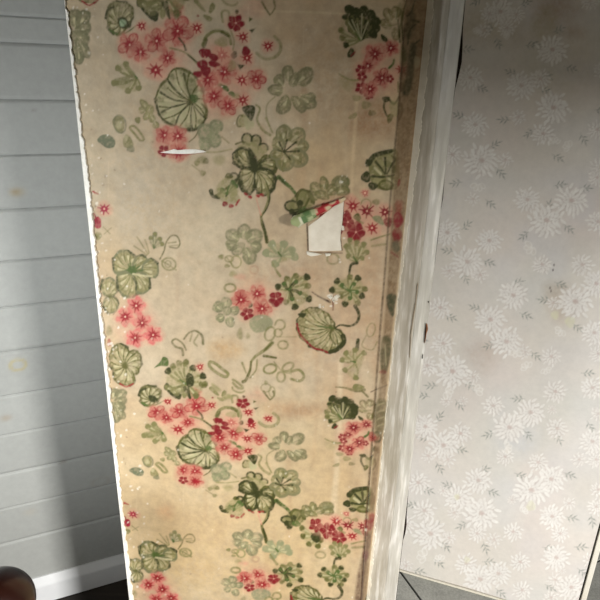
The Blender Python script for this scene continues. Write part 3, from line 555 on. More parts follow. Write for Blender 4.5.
# the strip past the fold has a darker brown ground, a dark fold line and its own bits of print
def strip_print(p):
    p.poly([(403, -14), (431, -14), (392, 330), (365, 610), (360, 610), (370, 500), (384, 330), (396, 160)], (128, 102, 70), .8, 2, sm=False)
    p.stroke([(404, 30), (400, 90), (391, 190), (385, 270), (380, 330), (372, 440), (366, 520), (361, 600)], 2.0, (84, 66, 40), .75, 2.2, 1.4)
    for q in ([(406, 2), (402, 20), (403, 40)], [(415, 0), (411, 12), (407, 16)], [(416, 24), (410, 30), (408, 44)], [(420, 40), (413, 46), (412, 56)], [(398, 20), (400, 42)], [(412, 20), (419, 22)]): p.stroke(q, 1.6, DO, .75, 2)
    p.blob(410, 25, 5, 16, 8, DO, .55, 4); p.blob(400, 12, 4, 9, 0, OL, .5, 3); p.stroke([(413, 46), (411, 62), (409, 80), (406, 92)], 7, (62, 62, 30), .8, 8, 2.5); p.blob(404, 56, 3, 10, 0, OL, .6, 2); p.blob(417, 62, 3, 6, 0, (190, 176, 140), .6, 2)
    p.blob(399, 183, 1.4, 4, 10, DR, .8)
    p.blob(399, 206, 4, 7, 0, RE, .5, 3); p.blob(398, 220, 5, 8, 0, (140, 30, 42), .9, 2); p.ring(398, 219, 4, 6, 0, 1.2, DR, .6); p.blob(397, 235, 5, 7, 0, DR, .85, 2); p.blob(396, 246, 4, 6, 0, (84, 84, 60), .75, 2); p.stroke([(391, 252), (398, 257)], 1.4, DR, .8)
    p.poly([(387, 295), (396, 295), (395, 305), (393, 317), (388, 308)], (66, 68, 40), .85, 1.4); p.poly([(382, 338), (391, 339), (389, 365), (383, 375), (380, 360)], (78, 76, 44), .75, 2); p.stroke([(385, 345), (386, 365)], 1.2, CR, .4); p.blob(383, 372, 4, 2, 0, DR, .5)
    p.stroke([(371, 392), (380, 388), (387, 385)], 1.3, (90, 70, 50), .7); p.poly([(377, 400), (387, 402), (384, 430), (376, 436), (374, 420)], (88, 84, 48), .7, 2)
    for yy in (405, 412, 419, 426): p.stroke([(378, yy), (384, yy-2)], 1.2, CR, .45)
    p.ring(377, 437, 4, 5, 0, 2, DO, .7); p.blob(372, 437, 4, 5, 0, RE, .6)
    p.blob(371, 515, 4, 3, 0, (200, 120, 80), .4, 3); p.blob(369, 524, 5, 6, 0, DR, .8, 2); p.blob(372, 517, 3, 4, 0, DR, .7, 2)
    p.stroke([(368, 536), (365, 556), (361, 575), (358, 604)], 5, (86, 56, 40), .7, 8, 3); p.blob(366, 555, 3, 5, 0, (110, 60, 60), .6, 2)
fp.fade = 1.0
strip_print(fp)
# gouge and crack edges; tear edges with the paper's thickness shadow painted dark
fp.stroke([(307, 224), (308, 250)], 1.6, (66, 44, 28), .85, sm=False); fp.stroke([(343, 198), (342, 226), (340, 236), (342, 250)], 1.8, (80, 56, 38), .8)
fp.stroke([(308, 252), (342, 253)], 1.4, (96, 70, 48), .7); fp.stroke([(312, 292), (318, 296), (324, 299), (330, 302)], 1.3, (60, 40, 26), .85, 2.2); fp.stroke([(333, 298), (333, 310)], 1.6, (110, 62, 44), .8)
fp.stroke([(162, 152), (172, 154.5), (190, 154), (205, 151)], 1.5, DR, .7); 
for (x, y, r) in ((330, 296, 3), (335, 299, 3), (338, 296, 2), (331, 306, 1.4), (320, 307, 1.4), (336, 303, 1.5), (343, 229, 1.6), (344, 238, 1.3), (340, 262, 1.2), (341, 182, 2), (320, 305, 1.2)): fp.blob(x, y, r, r*.7, 0, (232, 226, 208), .8, .8)
for k in range(170):
    x = rnd.uniform(66, 400); y = rnd.uniform(0, 600)
    if rnd.random() < .45: x = 74+.1*y+abs(rnd.gauss(0, 14))
    fp.blob(x, y, rnd.uniform(.4, 1.1), rnd.uniform(.4, 1.5), rnd.uniform(0, 90), (232, 222, 200) if rnd.random() < .8 else (110, 84, 60), rnd.uniform(.3, .7), .8)
for k in range(70):
    y = rnd.uniform(0, 600); x = 66+.108*y+abs(rnd.gauss(8, 12)); fp.blob(x, y, rnd.uniform(.7, 1.4), rnd.uniform(.7, 1.7), rnd.uniform(0, 90), (236, 228, 210), rnd.uniform(.5, .9), .8)
for k in range(90):                               # fine scratches and vertical brush wear
    x = rnd.uniform(80, 390); y = rnd.uniform(0, 600); L = rnd.uniform(8, 40)
    fp.stroke([(x, y), (x+rnd.uniform(-1, 1), y+L)], rnd.uniform(.5, 1.6), (224, 204, 168) if k % 2 else (184, 154, 116), rnd.uniform(.12, .28), soft=1.2)

# ------------------------------------------------------------------ floral stub wall
def lineX(pl, pts, z):                           # u on plane pl of a leaning edge given by two seen points
    (ua, za), (ub, zb) = pl.uz(*pts[0]), pl.uz(*pts[1]); return ua+(ub-ua)*(z-za)/(zb-za)
LEFT = [(65.2, 0), (130, 600)]; FOLD = [(406, 0), (361, 600)]
ztop = PF.uz(300, -14)[1]; zbot = PF.uz(300, 612)[1]
zs = np.concatenate([np.linspace(0, zbot, 210)[:-1], np.linspace(zbot, ztop, 780), np.linspace(ztop, CEIL, 280)[1:]])
ts = np.linspace(0, 1, 430)
ul = np.array([lineX(PF, LEFT, z) for z in zs]); ur = np.array([lineX(PF, FOLD, z) for z in zs])
U = ul[:, None]*(1-ts)+ur[:, None]*ts; Z = np.repeat(zs[:, None], len(ts), 1)
def sample_wall(paint, pl, U, Z, rep, ztop, zbot):
    Zs = Z.copy()
    for _ in range(4):
        Zs = np.where(Zs > ztop, Zs-rep, Zs); Zs = np.where(Zs < zbot, Zs+rep, Zs)
    P = pl.d*U[..., None]+pl.n*pl.dist; P[..., 2] = Zs
    x, y = project(P); return paint.at(x, y)
def wrinkle(U, Z, a, seed):
    r = np.random.RandomState(seed); o = np.zeros_like(U)
    for _ in range(14):
        kx, kz = r.uniform(-28, 28), r.uniform(-14, 14); o += a*r.rand()*np.sin(kx*U+kz*Z+r.uniform(0, 6.28))/4
    return o
off = wrinkle(U, Z, .0012, 5)
P = PF.d*U[..., None]+PF.n*(PF.dist-off)[..., None]; P[..., 2] = Z
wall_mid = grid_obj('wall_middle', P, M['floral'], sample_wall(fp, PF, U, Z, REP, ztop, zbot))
tag(wall_mid, 'narrow stub wall covered in faded red geranium wallpaper', kind='structure')
# solid wall behind the paper
q = [PF.pt(lineX(PF, LEFT, .4), 0, -.003), PF.pt(lineX(PF, FOLD, .4), 0, -.003)]
qt = [PF.pt(lineX(PF, LEFT, CEIL)+.001, 0, -.003), PF.pt(lineX(PF, FOLD, CEIL), 0, -.003)]
def back(p, d=.06): return p+PF.n*d
q0 = [PF.pt(lineX(PF, LEFT, 0)+.001, 0, -.003), PF.pt(lineX(PF, FOLD, 0), 0, -.003)]
prism('wall_core', [q0[0], q0[1], back(q0[1]), back(q0[0])], 0, CEIL, M['backing'], wall_mid, [qt[0], qt[1], back(qt[1]), back(qt[0])])
# white plaster showing along the free edge
def interp(tab, y): return float(np.interp(y, [a for a, b in tab], [b for a, b in tab]))
WID = [(-40, .5), (4, .6), (12, 2.2), (60, 3), (100, 3.6), (130, 3), (150, 4.6), (175, 5), (235, 4.6), (280, 3.4), (340, 3.4), (440, 3.4), (500, 3), (600, 4), (640, 4)]
V = []; Fc = []
for k in range(321):
    y = -30+k*2.0; xl = 65.2+.108*y-.4; w = interp(WID, y)+rnd.uniform(-.7, .7)+.5*math.sin(k*.9); w = max(w, .3)
    a = PF.uz(xl, y); b = PF.uz(xl+w, y)
    V += [PF.pt(a[0], a[1], -.006), PF.pt(a[0], a[1], .0016), PF.pt(b[0]-.0004, b[1], .0022), PF.pt(b[0], b[1], -.001)]
for k in range(320):
    i = 4*k; Fc += [[i, i+1, i+5, i+4], [i+1, i+2, i+6, i+5], [i+2, i+3, i+7, i+6]]
tag(mesh_obj('plaster_edge', V, Fc, M['plaster'], wall_mid), 'ragged bare white plaster edge')
# bare patch where the paper was peeled back
def patch(name, pts, mat, off, parent, jit=0, dome=0, label=None):
    n = len(pts); P_ = []
    for (x, y) in pts:
        a = PF.uz(x+rnd.uniform(-jit, jit), y+rnd.uniform(-jit, jit)); P_.append(a)
    cu = sum(a for a, b in P_)/n; cz = sum(b for a, b in P_)/n
    V = [PF.pt(a, b, -.001) for a, b in P_]+[PF.pt(cu+(a-cu)*.98, cz+(b-cz)*.98, off) for a, b in P_]+[PF.pt(cu, cz, off+dome)]
    Fc = [[i, (i+1) % n, n+(i+1) % n, n+i] for i in range(n)]+[[n+i, n+(i+1) % n, 2*n] for i in range(n)]
    o = mesh_obj(name, V, Fc, mat, parent); 
    if label: tag(o, label)
    return o
patch('bare_plaster', [(308.3, 226), (315, 221), (325, 213), (335, 205), (344, 198.5), (343.6, 210), (342.6, 222), (341, 232), (340.6, 240), (341.6, 250.6), (332, 251), (322, 251.2), (312, 251.4), (308.8, 250.5), (308.4, 238)], M['patch'], .0014, wall_mid, .15, label='bare cream plaster patch where paper is torn away')
for pts in ([(306.5, 250.8), (312, 252.2), (318, 253), (322, 254), (316, 255.4), (311, 256), (307.2, 254.2)], [(325, 253), (331, 253), (330, 255.6), (326, 256)], [(341.6, 225), (344, 226), (344, 230), (341.6, 230)], [(328, 297), (331, 295.5), (333, 297), (330.5, 299)], [(334, 296), (337, 294.6), (338.6, 297), (336, 299)], [(332, 300), (335, 300.4), (334, 302.4)], [(322, 306), (324, 305.4), (323.6, 307.4)]):
    patch('paper_chip', pts, M['plaster_dull'], .0022, wall_mid, .2, .001)
patch('gouge', [(160, 152.4), (168, 150.8), (174, 149), (178, 150), (186, 149.2), (196, 149.2), (204, 150.6), (207, 151.8), (196, 153.2), (184, 154), (172, 153.6)], M['plaster'], .0014, wall_mid, .1, .0006, 'long white gouge in the paper')
# rolled flap of paper: a cone from the corner of the tear, printed side out
fm, nt, b = new_mat('rolled paper flap', .6, .3)
va = nt.nodes.new('ShaderNodeVertexColor'); va.layer_name = 'print'; nt.links.new(va.outputs['Color'], b.inputs['Base Color'])
ca = np.array(PF.pt(*PF.uz(345.5, 197.5), .003)); cb = np.array(PF.pt(*PF.uz(299, 218), .0065))
ax = (cb-ca)/np.linalg.norm(cb-ca); nn = -PF.n; e1 = nn-ax*(nn@ax); e1 /= np.linalg.norm(e1); e2 = np.cross(ax, e1)
RN, SN = 46, 40
Pg = np.zeros((RN, SN, 3)); Cg = np.zeros((RN, SN, 3))
for i in range(RN):
    t = i/(RN-1); r = .0018+.0078*t**.85+.0006*math.sin(t*20); c0 = ca+(cb-ca)*t*1.08+e1*(r-.002)
    for j in range(SN):
        a = 2*math.pi*1.25*j/(SN-1); rr = r*(1-.22*j/(SN-1))*(1+.05*math.sin(3*a+t*7))
        Pg[i, j] = c0+e1*rr*math.cos(a+2.6)+e2*rr*math.sin(a+2.6)+ax*(.004*math.sin(2*a) if i == RN-1 else 0)
        v = math.sin(t*19+a*1.4)+.6*math.sin(t*33-a*2.1)
        col = (206, 186, 150)
        if .12 < t < .58 and v > .1: col = (168, 46, 50)
        elif .12 < t < .6 and v > -.5: col = (200, 110, 96)
        elif .6 <= t < .86: col = (98, 126, 78) if v > .3 else (128, 146, 98) if v > -.4 else (176, 184, 140)
        elif t >= .86: col = (214, 212, 184) if v > -.3 else (160, 170, 120)
        Cg[i, j] = s2l(col)
fl = grid_obj('torn_flap', Pg, fm, Cg, wall_mid); tag(fl, 'curled torn wallpaper flap rolled up above the bare patch')

# ------------------------------------------------------------------ return strip and the painted post
fold_mid = PF.hit(*[np.interp(300, [0, 600], [406, 361]), 300])
PR = Plane(62, through=fold_mid)                  # the narrow papered return
E0 = [(428, 0), (366.5, 600)]
for_far = PR.uz(397.5, 300)
zs2 = np.concatenate([np.linspace(0, zbot, 150)[:-1], np.linspace(zbot, ztop, 700), np.linspace(ztop, CEIL, 60)[1:]])
# the return runs towards the viewer: from the fold to the post
def fold_pt(z): return PF.pt(lineX(PF, FOLD, z), z)
def e0_pt(z):   # where the post's left arris stands, on a plane through the return's outer edge
    u = lineX(PT, E0, z); return PT.pt(u, z)
ref = PR.hit(397.5, 300)
# choose the return's outer edge by going towards the viewer along the return
PT = Plane(-14, through=ref)                      # face of the post
rows = []
ts2 = np.linspace(0, 1, 24)
P2 = np.zeros((len(zs2), 24, 3))
for i, z in enumerate(zs2):
    a = fold_pt(z); b_ = e0_pt(z); P2[i] = a+(b_-a)*ts2[:, None]
Zs = P2[..., 2].copy(); Pq = P2.copy()
for _ in range(4):
    Zs = np.where(Zs > ztop, Zs-REP, Zs); Zs = np.where(Zs < zbot, Zs+REP, Zs)
Pq[..., 2] = Zs; x_, y_ = project(Pq)
ret = grid_obj('paper_return', P2, M['floral'], fp.at(x_, y_), wall_mid); tag(ret, 'narrow darker brown strip of wallpaper turning the corner')

def bend(z, pl, pts): return pl.pt(lineX(pl, pts, z), z)
A1 = [(450.5, 0), (383.5, 600)]                   # right arris of the post's face
C1 = [(465, 0), (395.6, 600)]                     # where the light frame edge ends
a0, a1 = e0_pt(0), e0_pt(CEIL); b0, b1 = bend(0, PT, A1), bend(CEIL, PT, A1)
PB = Plane(-9, through=PT.hit(417, 300))
def on_b(z): return PB.pt(lineX(PB, C1, z), z)
dback = PT.n*.05
post = prism('trim_1', [a0, b0, b0+dback, a0+dback], 0, CEIL, M['trim'], None, [a1, b1, b1+dback, a1+dback], .0012)
tag(post, 'worn white painted upright post between the two papered walls', kind='structure')
c0, c1 = on_b(0), on_b(CEIL)
b0s, b1s = b0+PT.n*.0008, b1+PT.n*.0008
frame = prism('frame_edge', [b0s, c0, c0+dback*.8, b0s+dback*.8], 0, CEIL, M['trim_light'], post, [b1s, c1, c1+dback*.8, b1s+dback*.8], .0008)
tag(frame, 'lighter painted edge board along the post')
# near-black strip that paints the shadow gap beside the frame
V = []; Fc = []
PD = Plane(-14, through=PB.hit(440, 200)+PT.n*.03)
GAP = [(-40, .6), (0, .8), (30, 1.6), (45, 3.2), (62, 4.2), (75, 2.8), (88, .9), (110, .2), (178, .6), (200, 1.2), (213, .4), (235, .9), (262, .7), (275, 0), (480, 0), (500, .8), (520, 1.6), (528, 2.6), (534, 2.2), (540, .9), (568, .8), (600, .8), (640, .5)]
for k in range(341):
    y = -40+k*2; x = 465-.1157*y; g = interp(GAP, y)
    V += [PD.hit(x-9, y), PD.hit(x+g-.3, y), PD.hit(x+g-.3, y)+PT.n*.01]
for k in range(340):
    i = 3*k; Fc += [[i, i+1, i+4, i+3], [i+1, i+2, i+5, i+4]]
tag(mesh_obj('gap_shade', V, Fc, M['gap_dark'], post), 'near-black strip painted as the shadow gap beside the frame')
# chips of missing paint
def chip(pl, pts, mat, lab, off=.0012, back=0.0):
    V = [pl.hit(x, y)-pl.n*off for x, y in pts]; V += [v+pl.n*.003 for v in V]; n = len(pts)
    o = mesh_obj('paint_chip', V, [list(range(n))]+[[i, (i+1) % n, n+(i+1) % n, n+i] for i in range(n)], mat, post); tag(o, lab)
chip(PB, [(426.4, 323), (427.6, 325), (428, 329), (426.6, 333), (425.2, 342), (424.2, 343), (424.6, 334), (425.8, 327)], M['chip_wood'], 'bare brown chip in the paint')
chip(PB, [(425.9, 323), (426.5, 326), (425.6, 334), (424.6, 342), (424.1, 342), (424.7, 333)], M['gap_dark'], 'dark crack in the paint', .0018)
chip(PT, [(417.4, 283), (418.2, 284), (416.2, 303), (413.6, 318), (411.6, 332), (410.6, 346), (409.8, 358), (409.3, 357), (410, 345), (410.8, 331), (412.8, 316), (415.4, 302)], M['chip_line'], 'thin brown crack down the post', .0012)
chip(PB, [(428.0, 301), (428.9, 301), (428.8, 302.6), (428.0, 302.6)], M['gap_dark'], 'tiny dark nail hole')
chip(PB, [(422.2, 355), (423, 354), (422.8, 358), (422, 358.5)], M['gap_dark'], 'tiny dark nail hole')
# cream plaster / paint ridge down the post's left arris
LIP = [(-40, 7), (0, 7), (90, 7.6), (150, 7), (180, 6), (220, 4.6), (260, 3), (300, 2), (450, 1.4), (500, 2.0), (560, 3.4), (640, 4)]
V = []; Fc = []
for k in range(351):
    y = -60+k*2; xl = 428-.1025*y+rnd.uniform(-.5, .5)+.5*math.sin(k*.55)-1.0; w = interp(LIP, y)+rnd.uniform(-.15, .15)
    V += [PT.hit(xl, y)+PT.n*.004, PT.hit(xl, y)-PT.n*.0012, PT.hit(xl+w, y)-PT.n*.0022, PT.hit(xl+w+.3, y)+PT.n*.001]
for k in range(350):
    i = 4*k; Fc += [[i, i+1, i+5, i+4], [i+1, i+2, i+6, i+5], [i+2, i+3, i+7, i+6]]
tag(mesh_obj('plaster_ridge', V, Fc, M['plaster_dull'], post), 'cream ridge of old paint down the left edge')

# ------------------------------------------------------------------ white chrysanthemum paper
wp = Paint(388, -14, 236, 650, 2.5, (230, 225, 217))
for cell, col, a in ((50, (220, 209, 203), .55), (38, (216, 217, 209), .5), (28, (215, 216, 220), .4), (70, (222, 215, 202), .35)):
    n = np.clip((wp.vn(cell*2.5)-.35)*1.8, 0, 1)*a; wp.a = wp.a*(1-n[..., None])+s2l(col)*n[..., None]
for (x, y, rx, ry, col, a, so) in ((490, 25, 34, 22, (176, 160, 122), .35, 20), (556, 8, 22, 14, (170, 132, 100), .45, 18), (574, 32, 10, 6, (166, 126, 98), .35, 10), (545, 25, 14, 18, (178, 168, 130), .4, 8), (560, 305, 12, 16, (198, 180, 160), .5, 14), (482, 355, 18, 16, (202, 186, 172), .45, 14), (556, 290, 12, 9, (190, 178, 162), .4, 10),
                             (560, 60, 40, 50, (200, 190, 164), .3, 50), (520, 440, 16, 14, (214, 216, 220), .5, 20)):
    wp.blob(x, y, rx, ry, 0, col, a, so, .4)
WH = (246, 244, 239); SH = (196, 188, 181); SG = (136, 142, 134)
def mum(p, x, y, r, k):
    m0 = 17 if r > 12 else 13 if r > 8 else 9
    p.blob(x, y, r*.85, r*.85, 0, (226, 219, 212), .5, r*.4)
    for (ra, m, ln, wd, al) in ((.82, m0, .2, .085, .85), (.6, m0-1, .19, .08, .8), (.4, m0-4, .15, .075, .8), (.22, m0-8, .1, .07, .75)):
        for i in range(m):
            a = 2*math.pi*(i+.5*(ra in (.6, .22)))/m+k; j = 1+.16*math.sin(i*2.7+k*5); ca, sa = math.cos(a), math.sin(a)
            cx, cy = x+ca*r*ra*j, y+sa*r*ra*j*.94; e = a+.45*math.sin(i*1.3+k)+.25
            p.blob(cx-math.cos(e)*r*ln*.3-sa*.5, cy-math.sin(e)*r*ln*.3+ca*.5, r*ln*1.2, r*wd*1.6, math.degrees(e), SH, .3, .8, .2, 0)
            p.blob(cx, cy, r*ln*1.05, r*wd*1.05, math.degrees(e), WH, al, .8, .35, 0)
    p.blob(x+.04*r, y-.05*r, r*.17, r*.12, 20, (204, 184, 176), .6, 1.5)
def sprig(p, x, y, a, s=6.5, al=.62):
    a = rad(a); c, d = math.cos(a), math.sin(a)
    p.stroke([(x-c*s*.9, y-d*s*.9), (x+c*s*.6, y+d*s*.6)], .6, SG, al*.7)
    for t, an in ((-.5, 55), (-.3, -50), (.1, 48), (.25, -42), (.55, 10)):
        bx, by = x+c*s*t, y+d*s*t; e = a+rad(an); p.stroke([(bx, by), (bx+math.cos(e)*s*.4, by+math.sin(e)*s*.4)], .6, SG, al, 1.3, .8); p.stroke([(bx+math.cos(e)*s*.4, by+math.sin(e)*s*.4), (bx+math.cos(e)*s*.85, by+math.sin(e)*s*.85)], 1.3, SG, al, .3, .8)
def petals(p, x, y, r, k):                       # loose outlined petals under a bloom
    for i in range(4):
        a = .5+i*.75+k; cx, cy = x+math.cos(a)*r*.6, y+math.sin(a)*r*.5
        p.blob(cx, cy, r*.42, r*.26, math.degrees(a), (228, 223, 214), .55, 1.2); p.ring(cx, cy, r*.42, r*.27, math.degrees(a), .9, WH, .75)
SPR = [(525, 3, -20), (478, 1, 150), (498, 42, 70), (490, 27, 120), (481, 88, 20), (466, 49, 0), (558, 30, -25), (570, 68, 15), (512, 73, 200), (545, 90, 20), (530, 133, 150), (583, 138, 60), (557, 157, 30), (546, 75, 30), (460, 116, 200), (494, 145, -30), (500, 172, 50), (457, 183, 170), (490, 203, 40),
       (466, 226, -40), (449, 251, 190), (488, 262, 20), (465, 277, 60), (559, 185, -10), (585, 188, 0), (568, 228, 40), (525, 235, 140), (549, 207, -80), (450, 317, 20), (476, 308, 200), (525, 315, 20), (517, 283, -20), (560, 284, 20), (577, 327, 40), (432, 386, 180), (469, 384, 50), (459, 404, 50), (439, 418, -60), (460, 450, 10), (439, 467, 60), (425, 438, 180),
       (519, 399, 180), (527, 434, 50), (558, 438, 60), (490, 434, 160), (587, 373, 0), (590, 426, 60), (427, 490, 20), (413, 505, 190), (445, 545, 50), (436, 526, -20), (438, 562, 40), (483, 470, -20), (492, 492, 20), (449, 486, 200), (463, 525, 150), (485, 547, 70), (520, 475, 20), (569, 475, 20), (571, 518, 10), (488, 562, 0), (500, 592, 40), (548, 548, 10), (580, 547, 0), (550, 587, 30), (582, 572, 40), (418, 571, 10),
       (536, 44, 30), (600, 110, 0), (505, 120, 180), (530, 45, 0), (420, 340, 0), (490, 345, 160), (535, 355, 40), (592, 520, 80), (424, 396, 190), (545, 300, 180)]
for x, y, a in SPR: sprig(wp, x, y, a)
MUM = [(500, 12, 15), (484, 30, 8), (507, 28, 9), (516, 15, 9), (489, 14, 9), (470, 78, 13), (552, 50, 16), (521, 86, 15), (540, 79, 11), (553, 108, 17), (518, 117, 8), (543, 134, 12), (590, 1, 10), (602, 70, 9), (597, 130, 10), (601, 168, 12), (475, 125, 13), (452, 155, 11), (481, 161, 18), (505, 160, 8), (473, 199, 7),
       (447, 233, 14), (489, 241, 13), (467, 262, 16), (449, 271, 8), (480, 275, 8), (527, 200, 13), (546, 221, 18), (571, 201, 17), (542, 265, 10), (582, 265, 12), (598, 222, 12), (597, 178, 9), (440, 308, 12), (490, 320, 16), (513, 296, 15), (506, 342, 16), (551, 357, 10), (524, 352, 8), (575, 302, 18), (596, 284, 14), (594, 333, 13), (553, 303, 7),
       (443, 344, 12), (427, 366, 11), (452, 372, 18), (473, 377, 7), (446, 401, 6), (463, 401, 5), (425, 427, 13), (460, 434, 12), (443, 446, 16), (428, 456, 7), (448, 460, 8), (493, 406, 11), (509, 428, 16), (530, 413, 15), (555, 392, 12), (557, 429, 11), (552, 410, 5), (505, 457, 9), (598, 354, 9), (592, 388, 12), (598, 414, 8), (592, 442, 13), (579, 460, 8), (596, 460, 9), (598, 490, 8), (596, 507, 9),
       (418, 483, 12), (424, 511, 12), (430, 534, 17), (406, 525, 10), (449, 538, 7), (478, 481, 14), (458, 498, 14), (443, 491, 5), (481, 514, 18), (477, 534, 9), (454, 513, 7), (494, 540, 8), (538, 463, 10), (551, 480, 15), (531, 491, 18), (512, 500, 5), (552, 517, 13), (569, 504, 7), (560, 534, 9), (513, 532, 10), (466, 564, 11), (480, 580, 16), (498, 574, 13), (520, 562, 10), (522, 590, 10), (406, 566, 7), (556, 558, 14), (562, 571, 4), (571, 588, 14), (555, 580, 8), (551, 598, 8), (590, 560, 8), (440, 610, 14), (500, 612, 12), (540, 615, 12)]
for i, (x, y, r) in enumerate(MUM): mum(wp, x, y, r, i*1.37)
for i, (x, y, r) in enumerate(((478, 184, 8), (533, 247, 9), (570, 147, 7), (555, 143, 6), (475, 386+5, 8), (445, 392, 8), (516, 350, 8), (562, 330, 7), (426, 556, 9), (440, 560, 6), (523, 512, 5), (505, 448, 7), (545, 375-6, 6), (478, 30, 5), (508, 35, 5), (528, 368, 7))): petals(wp, x, y, r, i)
for x, y, r in ((570, 322, 5), (531, 506, 4.5), (555, 315, 4), (467, 560, 3), (457, 497, 2.6)): wp.blob(x, y, r, r*1.1, 0, (228, 227, 196), .6, 2)
for x, y in ((554, 265), (553, 270), (550, 288), (551, 291)): wp.blob(x, y, .7, 1.3, 0, (80, 66, 58), .9, .8)
WR = [(622.4, 440), (577.6, 600)]                 # right edge of the papered wall
uL = PW.uz(380, 560)[0]-.14
zt, zb = PW.uz(500, -10)[1], PW.uz(400, 568)[1]
P_BOT = .009
zsw = np.concatenate([np.linspace(P_BOT, 1.72, 720), np.linspace(1.72, CEIL, 60)[1:]])
urw = lineX(PW, WR, .5)
usw = np.linspace(uL, urw, 460)
Uw, Zw = np.meshgrid(usw, zsw)
def sample_white(U, Z):
    Pp = PW.d*U[..., None]+PW.n*PW.dist; Pp[..., 2] = Z; x, y = project(Pp)
    Us = U.copy(); Zs = Z.copy()
    for _ in range(6):
        Zs = np.where(y < -8, Zs-.534, Zs)
        low = (x < 401) & (y < 560); Us = np.where(low, Us+.27, Us); Zs = np.where(low, Zs+.07, Zs)
        bad = x > 606; Us = np.where(bad, Us-.31, Us); Zs = np.where(bad, Zs+.11, Zs)
        Pp = PW.d*Us[..., None]+PW.n*PW.dist; Pp[..., 2] = Zs; x, y = project(Pp)
    return wp.at(x, y)
offw = wrinkle(Uw, Zw, .0014, 9)
Pw = PW.d*Uw[..., None]+PW.n*(PW.dist-offw)[..., None]; Pw[..., 2] = Zw
wall_r = grid_obj('wall_right', Pw, M['white_paper'], sample_white(Uw, Zw))
tag(wall_r, 'wall covered in pale wallpaper with white chrysanthemums above grey tiles', kind='structure')
def box_on(pl, u0, u1, z0, z1, o0, o1, name, mat, parent=None, bevel=0):
    pts = [pl.pt(u0, 0, o0), pl.pt(u1, 0, o0), pl.pt(u1, 0, o1), pl.pt(u0, 0, o1)]
    return prism(name, pts, z0, z1, mat, parent, bevel=bevel)
box_on(PW, uL, urw-.001, 0.001, CEIL, -.004, -.026, 'wall_core', M['backing'], wall_r)
t3 = box_on(PW, uL+.15, urw-.002, 0, .006, .003, -.003, 'trim_3', M['plaster_dull'], None, .001)
tag(t3, 'thin white strip along the foot of the chrysanthemum papered wall', kind='structure')
t2 = box_on(PW, urw+.004, urw+.017, 0, CEIL, .004, -.03, 'trim_2', M['batten'], None, .0015)
tag(t2, 'worn batten with flaking white paint at the right end of the papered wall', kind='structure')
tag(box_on(PW, urw-.001, urw+.0041, 0, CEIL, -.006, -.025, 'gap_filler', M['gap_dark'], t2), 'dark gap beside the batten')

# ------------------------------------------------------------------ plank wall on the left
seams = [(-30, 3.0), (15, 2.2), (42, 2.6), (99.5, 1.8), (155.5, 1.6), (210, 1.5), (262, 1.5), (308, 1.4), (353, 1.4), (397, 1.4), (436, 1.4), (475, 1.2), (510, 1.0), (545, 1.0)]
# heights measured at the left edge; lower boards run level
sz = [PS.uz(0, y)[1] for y, w in seams]; sz += [sz[0]+.11*k for k in range(1, 7)]
sz = [z for z in sz if z < CEIL-.02]
zl = set(np.round(np.arange(0, CEIL, .006), 4))
for z in sz:
    zl = {a for a in zl if abs(a-z) > .004}
    zl |= {round(z-.0032, 4), round(z-.0012, 4), round(z, 4), round(z+.0012, 4), round(z+.0032, 4)}
zl |= {0.0, CEIL}; zl = np.array(sorted(zl))
ue = .42; us_ = np.arange(-1.25, PS.pt(0, 0)@PS.d+ue, .006)
cx_, cy_ = None, None
# corner where the plank wall meets the papered wall's line
Amat = np.array([[PS.n[0], PS.n[1]], [PW.n[0], PW.n[1]]]); cor = np.linalg.solve(Amat, [PS.dist, PW.dist+.026]); ucor = float(cor@PS.d[:2])
us_ = np.arange(-1.05, ucor-.0, .005)
Us, Zsh = np.meshgrid(us_, zl)
dep = np.zeros_like(Zsh)
for z in sz:
    zz = z+.0006*np.sin(Us*11+z*30); d = np.abs(Zsh-z); dep = np.maximum(dep, np.where(d < .0006, .0045, np.where(d < .002, .0035, 0)))
tilt = np.zeros_like(Zsh)
for k, z in enumerate(sz): tilt += 0
Ps = PS.d*Us[..., None]+PS.n*(PS.dist+dep)[..., None]; Ps[..., 2] = Zsh
cs = np.ones(Us.shape+(3,))*s2l((164, 166, 162))
plank = np.zeros(Zsh.shape, int)
for z in sz: plank += (Zsh > z)
shade = np.array([1, .97, 1.02, .985, 1.01, .96, 1.0, .99, 1.015, .975, 1, .98, 1.01, 1, .98, 1, 1, .99, 1, 1, 1, 1, 1, 1])
cs *= shade[np.clip(plank, 0, 23)][..., None]
def spot(x, y, r, col, a, ring=False, asp=1.5):
    u0, z0 = PS.uz(x, y); d = np.hypot((Us-u0)/asp, Zsh-z0)
    m = np.exp(-((d-r)/(r*.25))**2)*a if ring else np.clip(1.3-d/r, 0, 1)*a
    cs[:] = cs*(1-m[..., None])+s2l(col)*m[..., None]
spot(17, 192, .011, (164, 148, 108), .55, asp=1.6); spot(15, 192, .006, (146, 126, 88), .4); spot(18, 365, .014, (170, 160, 120), .8, True, 1.2); spot(6, 418, .010, (150, 134, 110), .5); spot(101, 482, .013, (160, 156, 146), .5, True, 1.7)
spot(64, 462, .006, (140, 132, 120), .4); spot(30, 512, .012, (170, 164, 150), .4); spot(34, 110, .002, (120, 115, 105), .7); spot(60, 464, .003, (110, 100, 90), .6)
cs[dep > .004] *= .55
wall_l = grid_obj('wall_left', Ps, M['planks'], cs, smooth=False)
tag(wall_l, 'grey white painted horizontal plank wall with faint knots', kind='structure')
box_on(PS, -1.05, ucor-.005, 0, CEIL, -.006, -.03, 'wall_core', M['backing'], wall_l)
